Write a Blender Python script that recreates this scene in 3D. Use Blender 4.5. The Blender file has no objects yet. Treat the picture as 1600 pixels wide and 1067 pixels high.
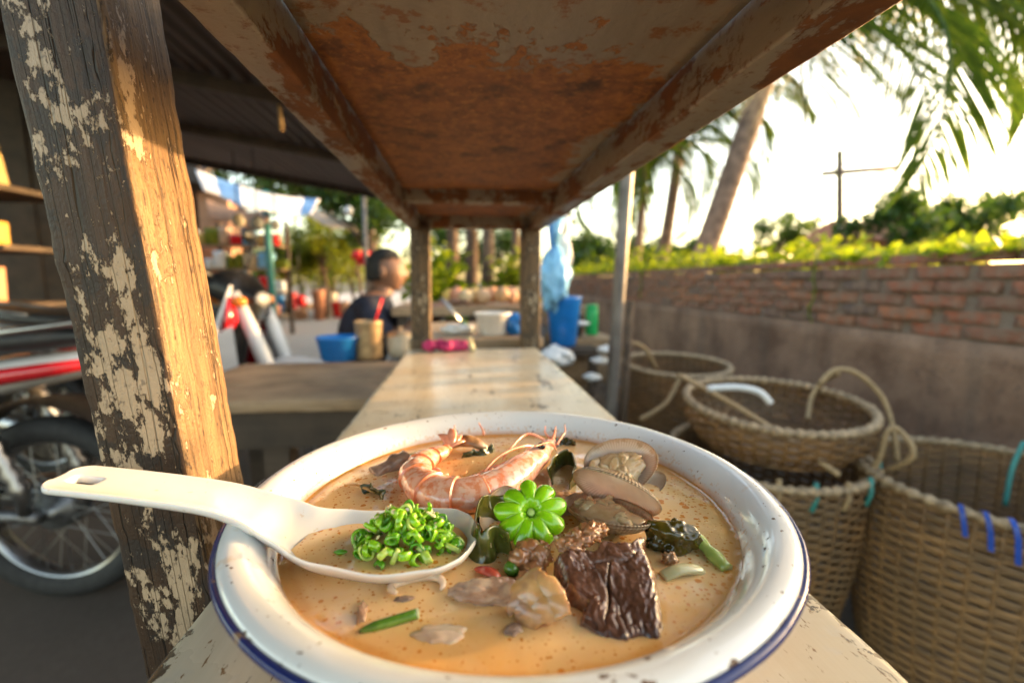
import bpy, bmesh, math, random
from mathutils import Vector, Matrix, noise, Euler
random.seed(11)
R = math.radians
S = bpy.context.scene
COL = S.collection

# ------------------------------------------------------------------ camera, sky, sun, exposure
CZ = 0.95                                   # lens height above the ground
FPX, CX0, CY0 = 711.0, 800.0, 533.5         # 16 mm lens on a 1600 px wide frame
PITCH = math.atan(94 / FPX)
YAW = math.atan(78 / (FPX * math.cos(PITCH) + 94 * math.sin(PITCH)))
cam = bpy.data.cameras.new('camera')
cam.lens = 16.0; cam.sensor_width = 36.0; cam.clip_start = 0.01; cam.clip_end = 800
cam.dof.use_dof = True; cam.dof.focus_distance = 0.225; cam.dof.aperture_fstop = 5.0
camo = bpy.data.objects.new('camera', cam); COL.objects.link(camo)
camo.location = (0, 0, CZ); camo.rotation_euler = (R(90) - PITCH, 0, -YAW)
S.camera = camo
SUN_AZ, SUN_EL = R(78), R(9.0)              # clockwise from +Y
w = bpy.data.worlds.new('World'); S.world = w; w.use_nodes = True
wn = w.node_tree.nodes; bg = wn['Background']
sky = wn.new('ShaderNodeTexSky'); sky.sky_type = 'NISHITA'; sky.sun_disc = False
sky.sun_elevation = SUN_EL; sky.sun_rotation = SUN_AZ; sky.dust_density = 2.2; sky.ozone_density = 0.0
w.node_tree.links.new(sky.outputs[0], bg.inputs[0]); bg.inputs[1].default_value = 0.15
sl = bpy.data.lights.new('sun', 'SUN'); sl.energy = 2.0; sl.angle = R(0.6); sl.color = (1.0, 0.60, 0.27)
so = bpy.data.objects.new('sun', sl); COL.objects.link(so); so.location = (6, 4, 4)
sd = Vector((math.sin(SUN_AZ) * math.cos(SUN_EL), math.cos(SUN_AZ) * math.cos(SUN_EL), math.sin(SUN_EL)))
so.rotation_euler = sd.to_track_quat('Z', 'Y').to_euler()
S.view_settings.view_transform = 'Standard'; S.view_settings.look = 'None'
S.view_settings.exposure = 2.65; S.view_settings.gamma = 1.0
S.cycles.use_denoising = True
S.cycles.max_bounces = 8; S.cycles.transparent_max_bounces = 8

# ------------------------------------------------------------------ helpers
FW = Vector((math.sin(YAW) * math.cos(PITCH), math.cos(YAW) * math.cos(PITCH), -math.sin(PITCH)))
RT = Vector((math.cos(YAW), -math.sin(YAW), 0)); UP = RT.cross(FW)
def at(px, py, x=None, y=None, z=None):     # survey of the photo: a point on a plane x=, y= or z= (heights from the ground)
    d = FW + RT * ((px - CX0) / FPX) + UP * ((CY0 - py) / FPX)
    if z is not None: t = (z - CZ) / d.z
    elif y is not None: t = y / d.y
    else: t = x / d.x
    return Vector((0, 0, CZ)) + d * t
def tag(o, label=None, cat=None, group=None, kind=None):
    for k, v in (('label', label), ('category', cat), ('group', group), ('kind', kind)):
        if v: o[k] = v
    return o
def empty(name, loc, label=None, cat=None, group=None, rz=0):
    o = bpy.data.objects.new(name, None); COL.objects.link(o); o.location = loc; o.rotation_euler.z = rz
    o.empty_display_size = 0.05
    return tag(o, label, cat, group)
def rootloc(o):
    v = Vector((0, 0, 0))
    while o: v += o.location; o = o.parent
    return v
def nz(p, s=1.0): return noise.noise(Vector(p) * s)

ORD = ['first', 'second', 'third', 'fourth', 'fifth', 'sixth', 'seventh', 'eighth', 'ninth', 'tenth', 'eleventh', 'twelfth', 'thirteenth', 'fourteenth', 'fifteenth', 'sixteenth']
class MB:
    def __init__(s): s.v = []; s.f = []; s.m = []; s.col = None
    def add(s, vs, fs, mi=0):
        b = len(s.v); s.v += [Vector(q) for q in vs]; s.f += [tuple(b + i for i in q) for q in fs]; s.m += [mi] * len(fs); return s
    def box(s, c, d, M=None, mi=0):
        x, y, z = (q / 2 for q in d)
        vs = [Vector((sx * x, sy * y, sz * z)) for sz in (-1, 1) for sy in (-1, 1) for sx in (-1, 1)]
        vs = [(M @ q if M else q) + Vector(c) for q in vs]
        return s.add(vs, [(0, 2, 3, 1), (4, 5, 7, 6), (0, 1, 5, 4), (2, 6, 7, 3), (0, 4, 6, 2), (1, 3, 7, 5)], mi)
    def tube(s, pts, rad, n=8, caps=True, mi=0, flat=1.0, up=None):
        pts = [Vector(p) for p in pts]
        if not hasattr(rad, '__len__'): rad = [rad] * len(pts)
        rings = []; pu = Vector(up) if up else None
        for i, p in enumerate(pts):
            t = (pts[min(i + 1, len(pts) - 1)] - pts[max(i - 1, 0)])
            if t.length < 1e-9: t = Vector((0, 0, 1))
            t.normalize()
            if pu is None: pu = Vector((0, 0, 1)) if abs(t.z) < .9 else Vector((1, 0, 0))
            a = pu.cross(t)
            if a.length < 1e-5: a = Vector((1, 0, 0)).cross(t)
            a.normalize(); b = t.cross(a); pu = b
            rings.append([p + (a * math.cos(2 * math.pi * k / n) + b * flat * math.sin(2 * math.pi * k / n)) * rad[i] for k in range(n)])
        vs = [q for r in rings for q in r]; fs = []
        for i in range(len(pts) - 1):
            for k in range(n):
                k2 = (k + 1) % n; fs.append((i * n + k, i * n + k2, (i + 1) * n + k2, (i + 1) * n + k))
        if caps:
            fs.append(tuple(reversed(range(n)))); fs.append(tuple(range((len(pts) - 1) * n, len(pts) * n)))
        return s.add(vs, fs, mi)
    def lathe(s, prof, c=(0, 0, 0), n=48, mi=0, sx=1, sy=1):
        c = Vector(c); vs = []; fs = []; m = len(prof)
        for k in range(n):
            a = 2 * math.pi * k / n
            for r, z in prof: vs.append(c + Vector((r * math.cos(a) * sx, r * math.sin(a) * sy, z)))
        for k in range(n):
            k2 = (k + 1) % n
            for i in range(m - 1): fs.append((k * m + i, k2 * m + i, k2 * m + i + 1, k * m + i + 1))
        return s.add(vs, fs, mi)
    def grid(s, fn, nu, nv, mi=0, close_u=False):
        vs = [fn(i / (nu if close_u else nu - 1), j / (nv - 1)) for i in range(nu) for j in range(nv)]
        fs = []
        for i in range(nu if close_u else nu - 1):
            i2 = (i + 1) % nu
            for j in range(nv - 1): fs.append((i * nv + j, i2 * nv + j, i2 * nv + j + 1, i * nv + j + 1))
        return s.add(vs, fs, mi)
    def blob(s, c, r, amp=.25, sc=2.0, sub=3, seed=0, M=None, mi=0):
        bm = bmesh.new(); bmesh.ops.create_icosphere(bm, subdivisions=sub, radius=1.0)
        sv = Vector((seed * 7.3, seed * 3.1, seed * 1.7)); vs = []
        for v in bm.verts:
            q = v.co * (1 + amp * noise.noise(v.co * sc + sv) + amp * .5 * noise.noise(v.co * sc * 2.7 + sv))
            q = Vector((q.x * r[0], q.y * r[1], q.z * r[2]))
            vs.append((M @ q if M else q) + Vector(c))
        fs = [tuple(v.index for v in f.verts) for f in bm.faces]; bm.free()
        return s.add(vs, fs, mi)
    def beam(s, p0, p1, w, h, r=.003, nseg=24, amp=.0008, up=(0, 0, 1), seed=0, mi=0):
        p0 = Vector(p0); p1 = Vector(p1); t = (p1 - p0).normalized(); a = Vector(up).cross(t).normalized(); b = t.cross(a)
        prof = []
        for qx, qy, a0 in ((1, 1, 0), (-1, 1, 90), (-1, -1, 180), (1, -1, 270)):
            for k in range(4):
                an = R(a0 + 30 * k); prof.append((qx * (w / 2 - r) + r * math.cos(an), qy * (h / 2 - r) + r * math.sin(an), True))
            nx = {(1, 1): (0, 1), (-1, 1): (-1, 0), (-1, -1): (0, -1), (1, -1): (1, 0)}[(qx, qy)]
            prof.append((nx[0] * w / 2, nx[1] * h / 2, False))
        n = len(prof); vs = []; fs = []
        for i in range(nseg + 1):
            c = p0.lerp(p1, i / nseg)
            for x, y, cor in prof:
                q = c + a * x + b * y; d = (a * x + b * y)
                am = amp * (2.2 if cor else 1.0)
                q = q - d.normalized() * am * (noise.noise(q * 70 + Vector((seed, 0, 0))) + .7 * noise.noise(q * 190))
                vs.append(q)
        for i in range(nseg):
            for k in range(n):
                k2 = (k + 1) % n; fs.append((i * n + k, i * n + k2, (i + 1) * n + k2, (i + 1) * n + k))
        fs.append(tuple(reversed(range(n)))); fs.append(tuple(range(nseg * n, (nseg + 1) * n)))
        return s.add(vs, fs, mi)
    def leaf(s, c, d, up, L, W, mi=0):
        d = Vector(d).normalized(); sdv = d.cross(Vector(up))
        if sdv.length < 1e-4: sdv = d.cross(Vector((1, 0, .3)))
        sdv.normalize(); u = sdv.cross(d); c = Vector(c)
        return s.add([c, c + d * L * .45 + sdv * W * .5 + u * W * .12, c + d * L, c + d * L * .45 - sdv * W * .5 + u * W * .12, c + d * L * .5], [(0, 1, 4), (1, 2, 4), (2, 3, 4), (3, 0, 4)], mi)
    def build(s, name, mats, parent=None, loc=None, smooth=True, label=None, cat=None, group=None, kind=None, sub=0, rot=None):
        me = bpy.data.meshes.new(name)
        if not isinstance(mats, (list, tuple)): mats = [mats]
        if parent is not None: org = rootloc(parent)
        elif loc is not None: org = Vector(loc)
        else:
            xs = [q.x for q in s.v]; ys = [q.y for q in s.v]
            org = Vector(((min(xs) + max(xs)) / 2, (min(ys) + max(ys)) / 2, min(q.z for q in s.v)))
        me.from_pydata([q - org for q in s.v], [], s.f); me.update()
        for m in mats: me.materials.append(m)
        if len(mats) > 1: me.polygons.foreach_set('material_index', s.m)
        if smooth: me.polygons.foreach_set('use_smooth', [True] * len(me.polygons))
        if s.col is not None:
            ca = me.color_attributes.new('Col', 'FLOAT_COLOR', 'POINT')
            for i, c in enumerate(s.col): ca.data[i].color = (c[0], c[1], c[2], 1)
        o = bpy.data.objects.new(name, me); COL.objects.link(o)
        if parent is not None: o.parent = parent
        else: o.location = org
        if sub:
            md = o.modifiers.new('sub', 'SUBSURF'); md.levels = sub; md.render_levels = sub
        tag(o, label, cat, group, kind)
        return o
def autosmooth(o, ang=35):
    me = o.data; bm = bmesh.new(); bm.from_mesh(me)
    for e in bm.edges:
        if len(e.link_faces) == 2 and e.calc_face_angle(0) > R(ang): e.smooth = False
    bm.to_mesh(me); bm.free(); return o
def copy_tree(o, parent=None):
    c = o.copy(); COL.objects.link(c); c.parent = parent
    for ch in list(o.children): copy_tree(ch, c)
    return c

# ------------------------------------------------------------------ materials
class NT:
    def __init__(s, name, rough=.5, **kw):
        s.m = bpy.data.materials.new(name); s.m.use_nodes = True; s.t = s.m.node_tree; s.N = s.t.nodes; s.L = s.t.links
        s.b = s.N['Principled BSDF']; s.set('Roughness', rough)
        for k, v in kw.items(): s.set(k.replace('_', ' '), v)
        s.tc = s.N.new('ShaderNodeTexCoord'); s.obj = s.tc.outputs['Object']
    def inp(s, sock, v):
        if isinstance(v, bpy.types.NodeSocket): s.L.new(v, sock)
        elif isinstance(v, (tuple, list)) and len(v) == 3 and sock.type == 'RGBA': sock.default_value = (*v, 1)
        else: sock.default_value = v
    def set(s, k, v): s.inp(s.b.inputs[k], v); return s
    def scale(s, v, sc, off=(0, 0, 0)):
        n = s.N.new('ShaderNodeMapping'); s.L.new(v, n.inputs[0]); n.inputs['Scale'].default_value = sc; n.inputs['Location'].default_value = off; return n.outputs[0]
    def noise(s, sc, det=4, ro=.55, v=None, dist=0.0):
        n = s.N.new('ShaderNodeTexNoise'); s.L.new(v or s.obj, n.inputs['Vector']); n.inputs['Scale'].default_value = sc
        n.inputs['Detail'].default_value = det; n.inputs['Roughness'].default_value = ro; n.inputs['Distortion'].default_value = dist; return n.outputs['Fac']
    def vor(s, sc, v=None, feat='F1', out='Distance', rnd=1.0):
        n = s.N.new('ShaderNodeTexVoronoi'); n.feature = feat; n.voronoi_dimensions = '2D'; s.L.new(v or s.obj, n.inputs['Vector']); n.inputs['Scale'].default_value = sc; n.inputs['Randomness'].default_value = rnd; return n.outputs[out]
    def ramp(s, fac, stops, interp='LINEAR'):
        n = s.N.new('ShaderNodeValToRGB'); cr = n.color_ramp; cr.interpolation = interp
        while len(cr.elements) < len(stops): cr.elements.new(1.0)
        for e, (p, c) in zip(cr.elements, stops):
            e.position = p; e.color = (*c, 1) if hasattr(c, '__len__') else (c, c, c, 1)
        s.inp(n.inputs[0], fac); return n.outputs[0]
    def mix(s, f, a, b, mode='MIX'):
        n = s.N.new('ShaderNodeMix'); n.data_type = 'RGBA'; n.blend_type = mode
        s.inp(n.inputs[0], f); s.inp(n.inputs[6], a); s.inp(n.inputs[7], b); return n.outputs[2]
    def math(s, op, a, b=0.0, clamp=False):
        n = s.N.new('ShaderNodeMath'); n.operation = op; n.use_clamp = clamp; s.inp(n.inputs[0], a); s.inp(n.inputs[1], b); return n.outputs[0]
    def sep(s, v=None):
        n = s.N.new('ShaderNodeSeparateXYZ'); s.L.new(v or s.obj, n.inputs[0]); return n.outputs
    def rand(s): return s.N.new('ShaderNodeObjectInfo').outputs['Random']
    def attr(s, nme='Col'):
        n = s.N.new('ShaderNodeAttribute'); n.attribute_name = nme; return n.outputs['Color']
    def bump(s, h, st=.5, d=.001, prev=None):
        n = s.N.new('ShaderNodeBump'); n.inputs['Strength'].default_value = st; n.inputs['Distance'].default_value = d; s.L.new(h, n.inputs['Height'])
        if prev: s.L.new(prev, n.inputs['Normal'])
        s.L.new(n.outputs[0], s.b.inputs['Normal']); return n.outputs[0]
    def base(s, c): return s.set('Base Color', c)

def plain(name, c, rough=.5, var=.25, sc=30, bump=0.0, bd=.002, **kw):
    t = NT(name, rough, **kw); n = t.noise(sc, 4)
    t.base(t.mix(t.ramp(n, [(.3, 0.0), (.7, 1.0)]), tuple(x * (1 - var) for x in c), tuple(min(1, x * (1 + var)) for x in c)))
    if bump: t.bump(n, bump, bd)
    return t.m
def varied(name, cols, rough=.5, **kw):
    t = NT(name, rough, **kw); k = len(cols)
    t.base(t.ramp(t.rand(), [((i + .5) / k if k > 1 else 0, c) for i, c in enumerate(cols)])); return t.m
def leafmat(name, cols, tr=.5, rough=.45, sc=40):
    t = NT(name, rough); n = t.noise(sc, 2)
    c = t.ramp(n, [(.25 + .5 * i / (len(cols) - 1), q) for i, q in enumerate(cols)]); t.base(c)
    tl = t.N.new('ShaderNodeBsdfTranslucent'); t.L.new(t.mix(1.0, c, (1.6, 1.5, .7), 'MULTIPLY'), tl.inputs[0])
    ms = t.N.new('ShaderNodeMixShader'); ms.inputs[0].default_value = tr
    t.L.new(t.b.outputs[0], ms.inputs[1]); t.L.new(tl.outputs[0], ms.inputs[2])
    t.L.new(ms.outputs[0], t.N['Material Output'].inputs[0]); return t.m
M = {}
def mk_peel(name, dark, mid, paint, bias, side_bias):
    t = NT(name, .62); o = t.obj
    g = t.noise(1.0, 5, .6, t.scale(o, (420, 420, 14))); g2 = t.noise(1.0, 3, .5, t.scale(o, (150, 150, 4)))
    wood = t.mix(g, dark, mid); wood = t.mix(t.ramp(g2, [(.35, 0.0), (.7, .55)]), wood, tuple(x * .35 for x in dark))
    crack = t.ramp(t.noise(1.0, 2, .5, t.scale(o, (110, 110, 1.6), (3, 1, 0))), [(.49, 0.0), (.5, 1.0), (.51, 0.0)])
    wood = t.mix(t.math('MULTIPLY', crack, .8), wood, (.012, .008, .006))
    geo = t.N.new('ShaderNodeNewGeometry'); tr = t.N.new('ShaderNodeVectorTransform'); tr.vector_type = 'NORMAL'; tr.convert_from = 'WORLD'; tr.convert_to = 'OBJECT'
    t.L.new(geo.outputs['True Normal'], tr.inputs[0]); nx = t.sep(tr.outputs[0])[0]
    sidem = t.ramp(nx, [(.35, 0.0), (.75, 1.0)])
    wood_lit = t.mix(t.ramp(g, [(.3, 0.0), (.7, 1.0)]), (.085, .046, .020), (.34, .205, .092)); wood_lit = t.mix(t.ramp(t.noise(1, 5, .7, t.scale(o, (330, 330, 110))), [(.57, 0.0), (.63, .8)]), wood_lit, (.03, .016, .008)); wood = t.mix(t.math('MULTIPLY', sidem, .85), wood, t.mix(t.math('MULTIPLY', crack, .8), wood_lit, (.03, .015, .006)))  # paler golden wood on the sun-facing side: sunlight painted into the colour
    big = t.noise(1.0, 10, .71, t.scale(o, (50, 50, 21), (2.3, 5.1, 7.7)))
    xs = t.math('ABSOLUTE', t.sep(t.scale(o, (1, 1, 1)))[0])
    edge = t.math('MULTIPLY', t.math('SUBTRACT', xs, .010), 9.0)
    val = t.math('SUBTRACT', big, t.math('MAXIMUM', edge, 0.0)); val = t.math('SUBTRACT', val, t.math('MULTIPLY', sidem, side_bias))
    val = t.math('ADD', val, t.math('MULTIPLY', t.math('SUBTRACT', t.noise(1.0, 6, .7, t.scale(o, (210, 210, 120), (6, 3, 1))), .5), .30))
    msk = t.ramp(val, [(bias, 0.0), (bias + .012, 1.0)])
    bits = t.ramp(t.noise(1.0, 4, .65, t.scale(o, (330, 330, 170), (1, 9, 5))), [(.665, 0.0), (.68, 1.0)]); msk = t.math('MAXIMUM', msk, bits)
    soot = t.ramp(t.noise(1.0, 8, .7, t.scale(o, (70, 70, 45), (9, 2, 4))), [(.53, 0.0), (.56, 1.0)])
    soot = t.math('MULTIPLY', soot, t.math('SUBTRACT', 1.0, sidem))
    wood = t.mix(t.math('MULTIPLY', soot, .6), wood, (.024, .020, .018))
    pc = t.mix(t.noise(90, 4), tuple(x * .72 for x in paint), paint); pc = t.mix(t.ramp(t.noise(300, 3), [(.6, 0.0), (.7, .6)]), pc, (.08, .055, .04))
    t.base(t.mix(msk, wood, pc))
    t.set('Roughness', t.mix(msk, (.55,) * 3, (.42,) * 3)); t.set('Specular IOR Level', .45)
    h = t.math('ADD', t.math('MULTIPLY', msk, .8), t.math('MULTIPLY', g, .55)); h = t.math('SUBTRACT', h, t.math('MULTIPLY', crack, .9))
    h = t.math('ADD', h, t.math('MULTIPLY', t.noise(480, 3), .35))
    t.bump(h, 1.0, .0016); return t.m
M['peel'] = mk_peel('peeling_paint_wood', (.022, .011, .006), (.120, .060, .027), (.56, .40, .26), .505, -.045)
M['peel_far'] = mk_peel('weathered_post_wood', (.07, .042, .02), (.24, .15, .075), (.50, .40, .28), .56, .05)
def mk_rustbeam(name, paint, cover):
    t = NT(name, .5); o = t.obj
    n = t.noise(1, 8, .68, t.scale(o, (28, 9, 28))); f = t.noise(120, 6, .7)
    r = t.mix(t.noise(60, 5), (.055, .020, .006), (.30, .105, .018))
    pc = t.mix(t.noise(1, 5, .6, t.scale(o, (60, 14, 60))), tuple(x * .5 for x in paint), paint)
    pc = t.mix(t.ramp(f, [(.55, 0.0), (.63, .8)]), pc, (.16, .07, .02))
    m = t.ramp(t.math('ADD', n, t.math('MULTIPLY', f, .25)), [(cover, 0.0), (cover + .05, 1.0)])
    t.base(t.mix(m, pc, r)); t.set('Roughness', t.mix(m, (.38,) * 3, (.8,) * 3))
    t.bump(t.math('ADD', f, m), .7, .0008); return t.m
M['beam'] = mk_rustbeam('rusty_painted_beam', (.37, .295, .19), .62)
def mk_panel():
    t = NT('rusted_sheet_panel', .55); o = t.obj; x, y, z = t.sep()
    big = t.noise(1, 7, .62, t.scale(o, (13, 9, 10), (1.1, 4.2, 0)), .4); f = t.noise(150, 6, .7); mid = t.noise(42, 7, .68)
    # bare rust in the middle, surviving grey paint at the near end and along the right edge
    near = t.math('MULTIPLY', t.math('SUBTRACT', .350, y), 4.0)
    right = t.math('MULTIPLY', t.math('MAXIMUM', t.math('SUBTRACT', x, .085), 0.0), 4.5)
    v = t.math('ADD', t.math('ADD', big, t.math('MAXIMUM', near, -.16)), right); v = t.math('ADD', v, t.math('MULTIPLY', t.math('SUBTRACT', mid, .5), .65))
    keep = t.ramp(v, [(.56, 0.0), (.60, 1.0)]); rim = t.ramp(v, [(.47, 0.0), (.55, 1.0), (.60, 1.0), (.70, 0.0)])
    rust = t.mix(t.ramp(mid, [(.35, 0.0), (.65, 1.0)]), (.13, .042, .011), (.33, .112, .024))
    rust = t.mix(t.ramp(f, [(.52, 0.0), (.64, .8)]), rust, (.48, .19, .035)); rust = t.mix(t.ramp(t.noise(24, 6, .65, t.scale(o, (1, 1, 1), (7, 2, 0))), [(.54, 0.0), (.66, .8)]), rust, (.045, .016, .006))
    rust = t.mix(t.math('MULTIPLY', rim, .75), rust, (.36, .13, .02))
    pc = t.mix(t.noise(1, 5, .6, t.scale(o, (90, 10, 90))), (.17, .13, .085), (.33, .265, .18))
    pc = t.mix(t.ramp(mid, [(.57, 0.0), (.63, 1.0)]), pc, (.20, .075, .015))
    t.base(t.mix(keep, rust, pc)); t.set('Roughness', t.mix(keep, (.62,) * 3, (.40,) * 3))
    t.bump(t.math('ADD', t.math('ADD', mid, f), keep), .8, .0009); return t.m
M['panel'] = mk_panel()
def mk_bench():
    t = NT('worn_cream_bench_paint', .3); o = t.obj; x, y, z = t.sep()
    g = t.noise(1, 5, .6, t.scale(o, (160, 6, 160))); big = t.noise(9, 6, .6); f = t.noise(1, 5, .6, t.scale(o, (260, 90, 260)))
    c = t.mix(g, (.52, .44, .31), (.66, .585, .45)); c = t.mix(t.ramp(big, [(.45, 0.0), (.65, .7)]), c, (.50, .375, .22))
    c = t.mix(t.ramp(t.noise(14, 5, .6, t.scale(o, (1, 1, 1), (5, 5, 5))), [(.60, 0.0), (.66, .45)]), c, (.46, .43, .38))
    c = t.mix(t.ramp(f, [(.625, 0.0), (.665, 1.0)]), c, (.22, .12, .045))
    c = t.mix(t.ramp(t.noise(1, 6, .65, t.scale(o, (40, 13, 40), (1, 8, 3))), [(.615, 0.0), (.635, .9)]), c, (.14, .105, .065))
    ex = t.math('MULTIPLY', t.math('SUBTRACT', t.math('ABSOLUTE', t.math('SUBTRACT', x, 0.0)), .148), 16.0)
    em = t.ramp(t.math('ADD', t.noise(55, 6, .65), t.math('MAXIMUM', ex, 0.0)), [(.72, 0.0), (.74, 1.0)])
    c = t.mix(em, c, (.12, .085, .055))
    t.base(c); t.set('Roughness', t.ramp(big, [(.3, .24), (.7, .48)])); t.set('Coat Weight', .15); t.set('Coat Roughness', .15)
    t.bump(t.math('SUBTRACT', t.math('ADD', t.math('MULTIPLY', g, .5), t.math('MULTIPLY', big, 1.5)), em), .55, .0007); return t.m
M['bench'] = mk_bench()
def mk_oldwood(name, a, b, sc=(6, 120, 120), rough=.65):
    t = NT(name, rough); g = t.noise(1, 5, .6, t.scale(t.obj, sc)); n = t.noise(8, 4)
    t.base(t.mix(t.ramp(n, [(.4, 0.0), (.65, .5)]), t.mix(g, a, b), tuple(x * .4 for x in a))); t.bump(g, .6, .002); return t.m
M['table'] = mk_oldwood('grey_brown_table_wood', (.17, .095, .048), (.56, .38, .22))
M['darkwood'] = mk_oldwood('dark_old_wood', (.035, .022, .014), (.10, .065, .04))
M['plank'] = mk_oldwood('pale_plank_wood', (.28, .18, .10), (.50, .36, .22))
def mk_enamel():
    t = NT('white_enamel', .10); o = t.obj; x, y, z = t.sep()
    r = t.math('SQRT', t.math('ADD', t.math('MULTIPLY', x, x), t.math('MULTIPLY', y, y)))
    c = t.mix(t.noise(25, 4), (.70, .71, .725), (.78, .785, .79))
    # dried splashes of broth above the waterline
    band = t.ramp(z, [(.0505 / .065 * .065, 0.0), (.0515, 1.0), (.0545, .75), (.0605, 0.0)])
    fil = t.noise(420, 3, .5); sp = t.ramp(t.math('ADD', fil, t.math('MULTIPLY', band, .135)), [(.645, 0.0), (.70, 1.0)])
    sp = t.math('MULTIPLY', sp, band)
    c = t.mix(t.math('MULTIPLY', sp, .75), c, (.62, .34, .11))
    line = t.ramp(z, [(.0500, 1.0), (.0512, .9), (.0528, 0.0)]); c = t.mix(t.math('MULTIPLY', line, .8), c, (.60, .25, .04))
    # scratches and chips, mostly on the rolled lip
    chipb = t.math('MULTIPLY', t.math('MAXIMUM', t.math('SUBTRACT', r, .1265), 0.0), 26.0)
    chip = t.ramp(t.math('ADD', t.noise(110, 5, .6), chipb), [(.665, 0.0), (.672, 1.0)])
    spk = t.ramp(t.noise(1, 3, .5, t.scale(o, (330, 330, 330), (4, 2, 7))), [(.70, 0.0), (.71, 1.0)])
    chip = t.math('MAXIMUM', chip, spk)
    c = t.mix(chip, c, t.mix(t.noise(200, 2), (.02, .014, .012), (.20, .10, .05)))
    rust = t.ramp(t.noise(75, 5, .6, t.scale(o, (1, 1, 1), (3, 3, 1))), [(.63, 0.0), (.72, .55)]); c = t.mix(rust, c, (.66, .50, .34))
    t.base(c); t.set('Roughness', t.mix(chip, (.11,) * 3, (.7,) * 3)); t.set('Coat Weight', .4); t.set('Coat Roughness', .06)
    t.bump(t.math('SUBTRACT', t.math('MULTIPLY', t.noise(40, 3), .6), chip), .35, .0006); return t.m
M['enamel'] = mk_enamel()
t = NT('navy_enamel_edge', .2); n = t.noise(90, 5, .6)
t.base(t.mix(t.ramp(n, [(.60, 0.0), (.64, 1.0)]), t.mix(t.noise(12, 3), (.006, .008, .035), (.018, .035, .20)), (.28, .17, .09))); t.bump(n, .4, .0006); M['navy'] = t.m
def mk_soup(name, edge=True, RS=.1075):
    t = NT(name, .16); o = t.obj; x, y, z = t.sep()
    r = t.math('SQRT', t.math('ADD', t.math('MULTIPLY', x, x), t.math('MULTIPLY', y, y)))
    big = t.noise(22, 5, .55, None, .6); c = t.mix(t.ramp(big, [(.3, 0.0), (.72, 1.0)]), (.84, .50, .185), (.88, .62, .32))
    milk = t.ramp(t.noise(38, 4, .5, None, 1.2), [(.56, 0.0), (.75, .5)]); c = t.mix(milk, c, (.88, .66, .40))
    dens = t.noise(17, 4, .6)
    d1 = t.vor(210); k1 = t.math('ADD', -.62, t.math('MULTIPLY', dens, 2.05))
    rnd = t.N.new('ShaderNodeTexVoronoi'); t.L.new(o, rnd.inputs['Vector']); rnd.inputs['Scale'].default_value = 210; rnd.voronoi_dimensions = '2D'
    sel = t.sep(rnd.outputs['Color'])[0]
    dot1 = t.math('LESS_THAN', d1, t.math('MULTIPLY', k1, t.math('MAXIMUM', t.math('SUBTRACT', sel, .45), 0.0)))
    d2 = t.vor(420, t.scale(o, (1, 1, 1), (.3, .7, 0))); rn2 = t.N.new('ShaderNodeTexVoronoi'); t.L.new(t.scale(o, (1, 1, 1), (.3, .7, 0)), rn2.inputs['Vector']); rn2.inputs['Scale'].default_value = 420; rn2.voronoi_dimensions = '2D'
    sel2 = t.sep(rn2.outputs['Color'])[1]
    dot2 = t.math('LESS_THAN', d2, t.math('MULTIPLY', k1, t.math('MAXIMUM', t.math('SUBTRACT', sel2, .42), 0.0)))
    dots = t.math('MAXIMUM', dot1, dot2)
    c = t.mix(t.math('MULTIPLY', dots, .9), c, (.62, .20, .010))
    if edge:
        er = t.ramp(t.math('ADD', t.math('DIVIDE', r, RS), t.math('MULTIPLY', t.math('SUBTRACT', t.noise(60, 4), .5), .05)), [(.86, 0.0), (.95, .30), (.972, .85), (1.0, 1.0)])
        c = t.mix(t.math('MULTIPLY', er, .75), c, (.62, .25, .03))
    t.base(c); t.set('Subsurface Weight', .25); t.set('Subsurface Radius', (.006, .003, .0015)); t.set('Subsurface Scale', .6)
    t.set('Roughness', t.ramp(big, [(.3, .05), (.7, .13)])); t.set('Specular IOR Level', .55); t.set('Coat Weight', .6); t.set('Coat Roughness', .03)
    t.bump(t.math('ADD', t.math('ADD', t.math('MULTIPLY', t.noise(55, 2, .4), 1.0), t.math('MULTIPLY', t.noise(210, 2, .4), .22)), t.math('MULTIPLY', dots, .16)), .45, .0013); return t.m
M['soup'] = mk_soup('milky_orange_broth'); M['soup2'] = mk_soup('broth_in_spoon', False)
t = NT('white_spoon_ceramic', .12); c = t.mix(t.noise(30, 3), (.72, .71, .70), (.77, .765, .76))
fs = t.ramp(t.noise(260, 3, .5), [(.69, 0.0), (.72, .6)]); t.base(t.mix(fs, c, (.62, .50, .38))); t.set('Subsurface Weight', .2); t.set('Subsurface Radius', (.004, .003, .002)); t.set('Subsurface Scale', 1.0); t.set('Coat Weight', .3)
t.bump(t.noise(60, 2), .08, .001); M['spoon'] = t.m
def wet(name, a, b, rough=.22, sc=120, bd=.0008, st=.6, sss=.15, spec=.5, a3=None, srad=(.004, .002, .001)):
    t = NT(name, rough); n = t.noise(sc, 5, .6); c = t.mix(t.ramp(n, [(.35, 0.0), (.65, 1.0)]), a, b)
    if a3: c = t.mix(t.ramp(t.noise(sc * .45, 4, .6, t.scale(t.obj, (1, 1, 1), (3, 1, 2))), [(.52, 0.0), (.62, .85)]), c, a3)
    t.base(c); t.set('Subsurface Weight', sss); t.set('Subsurface Radius', srad); t.set('Subsurface Scale', .6); t.set('Specular IOR Level', spec)
    t.set('Coat Weight', .5); t.set('Coat Roughness', .08); t.bump(n, st, bd); return t.m
t = NT('shrimp_shell', .20); n = t.noise(240, 4, .6); c = t.mix(t.ramp(n, [(.47, 0.0), (.60, .75)]), t.attr(), (.74, .20, .06))
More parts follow.
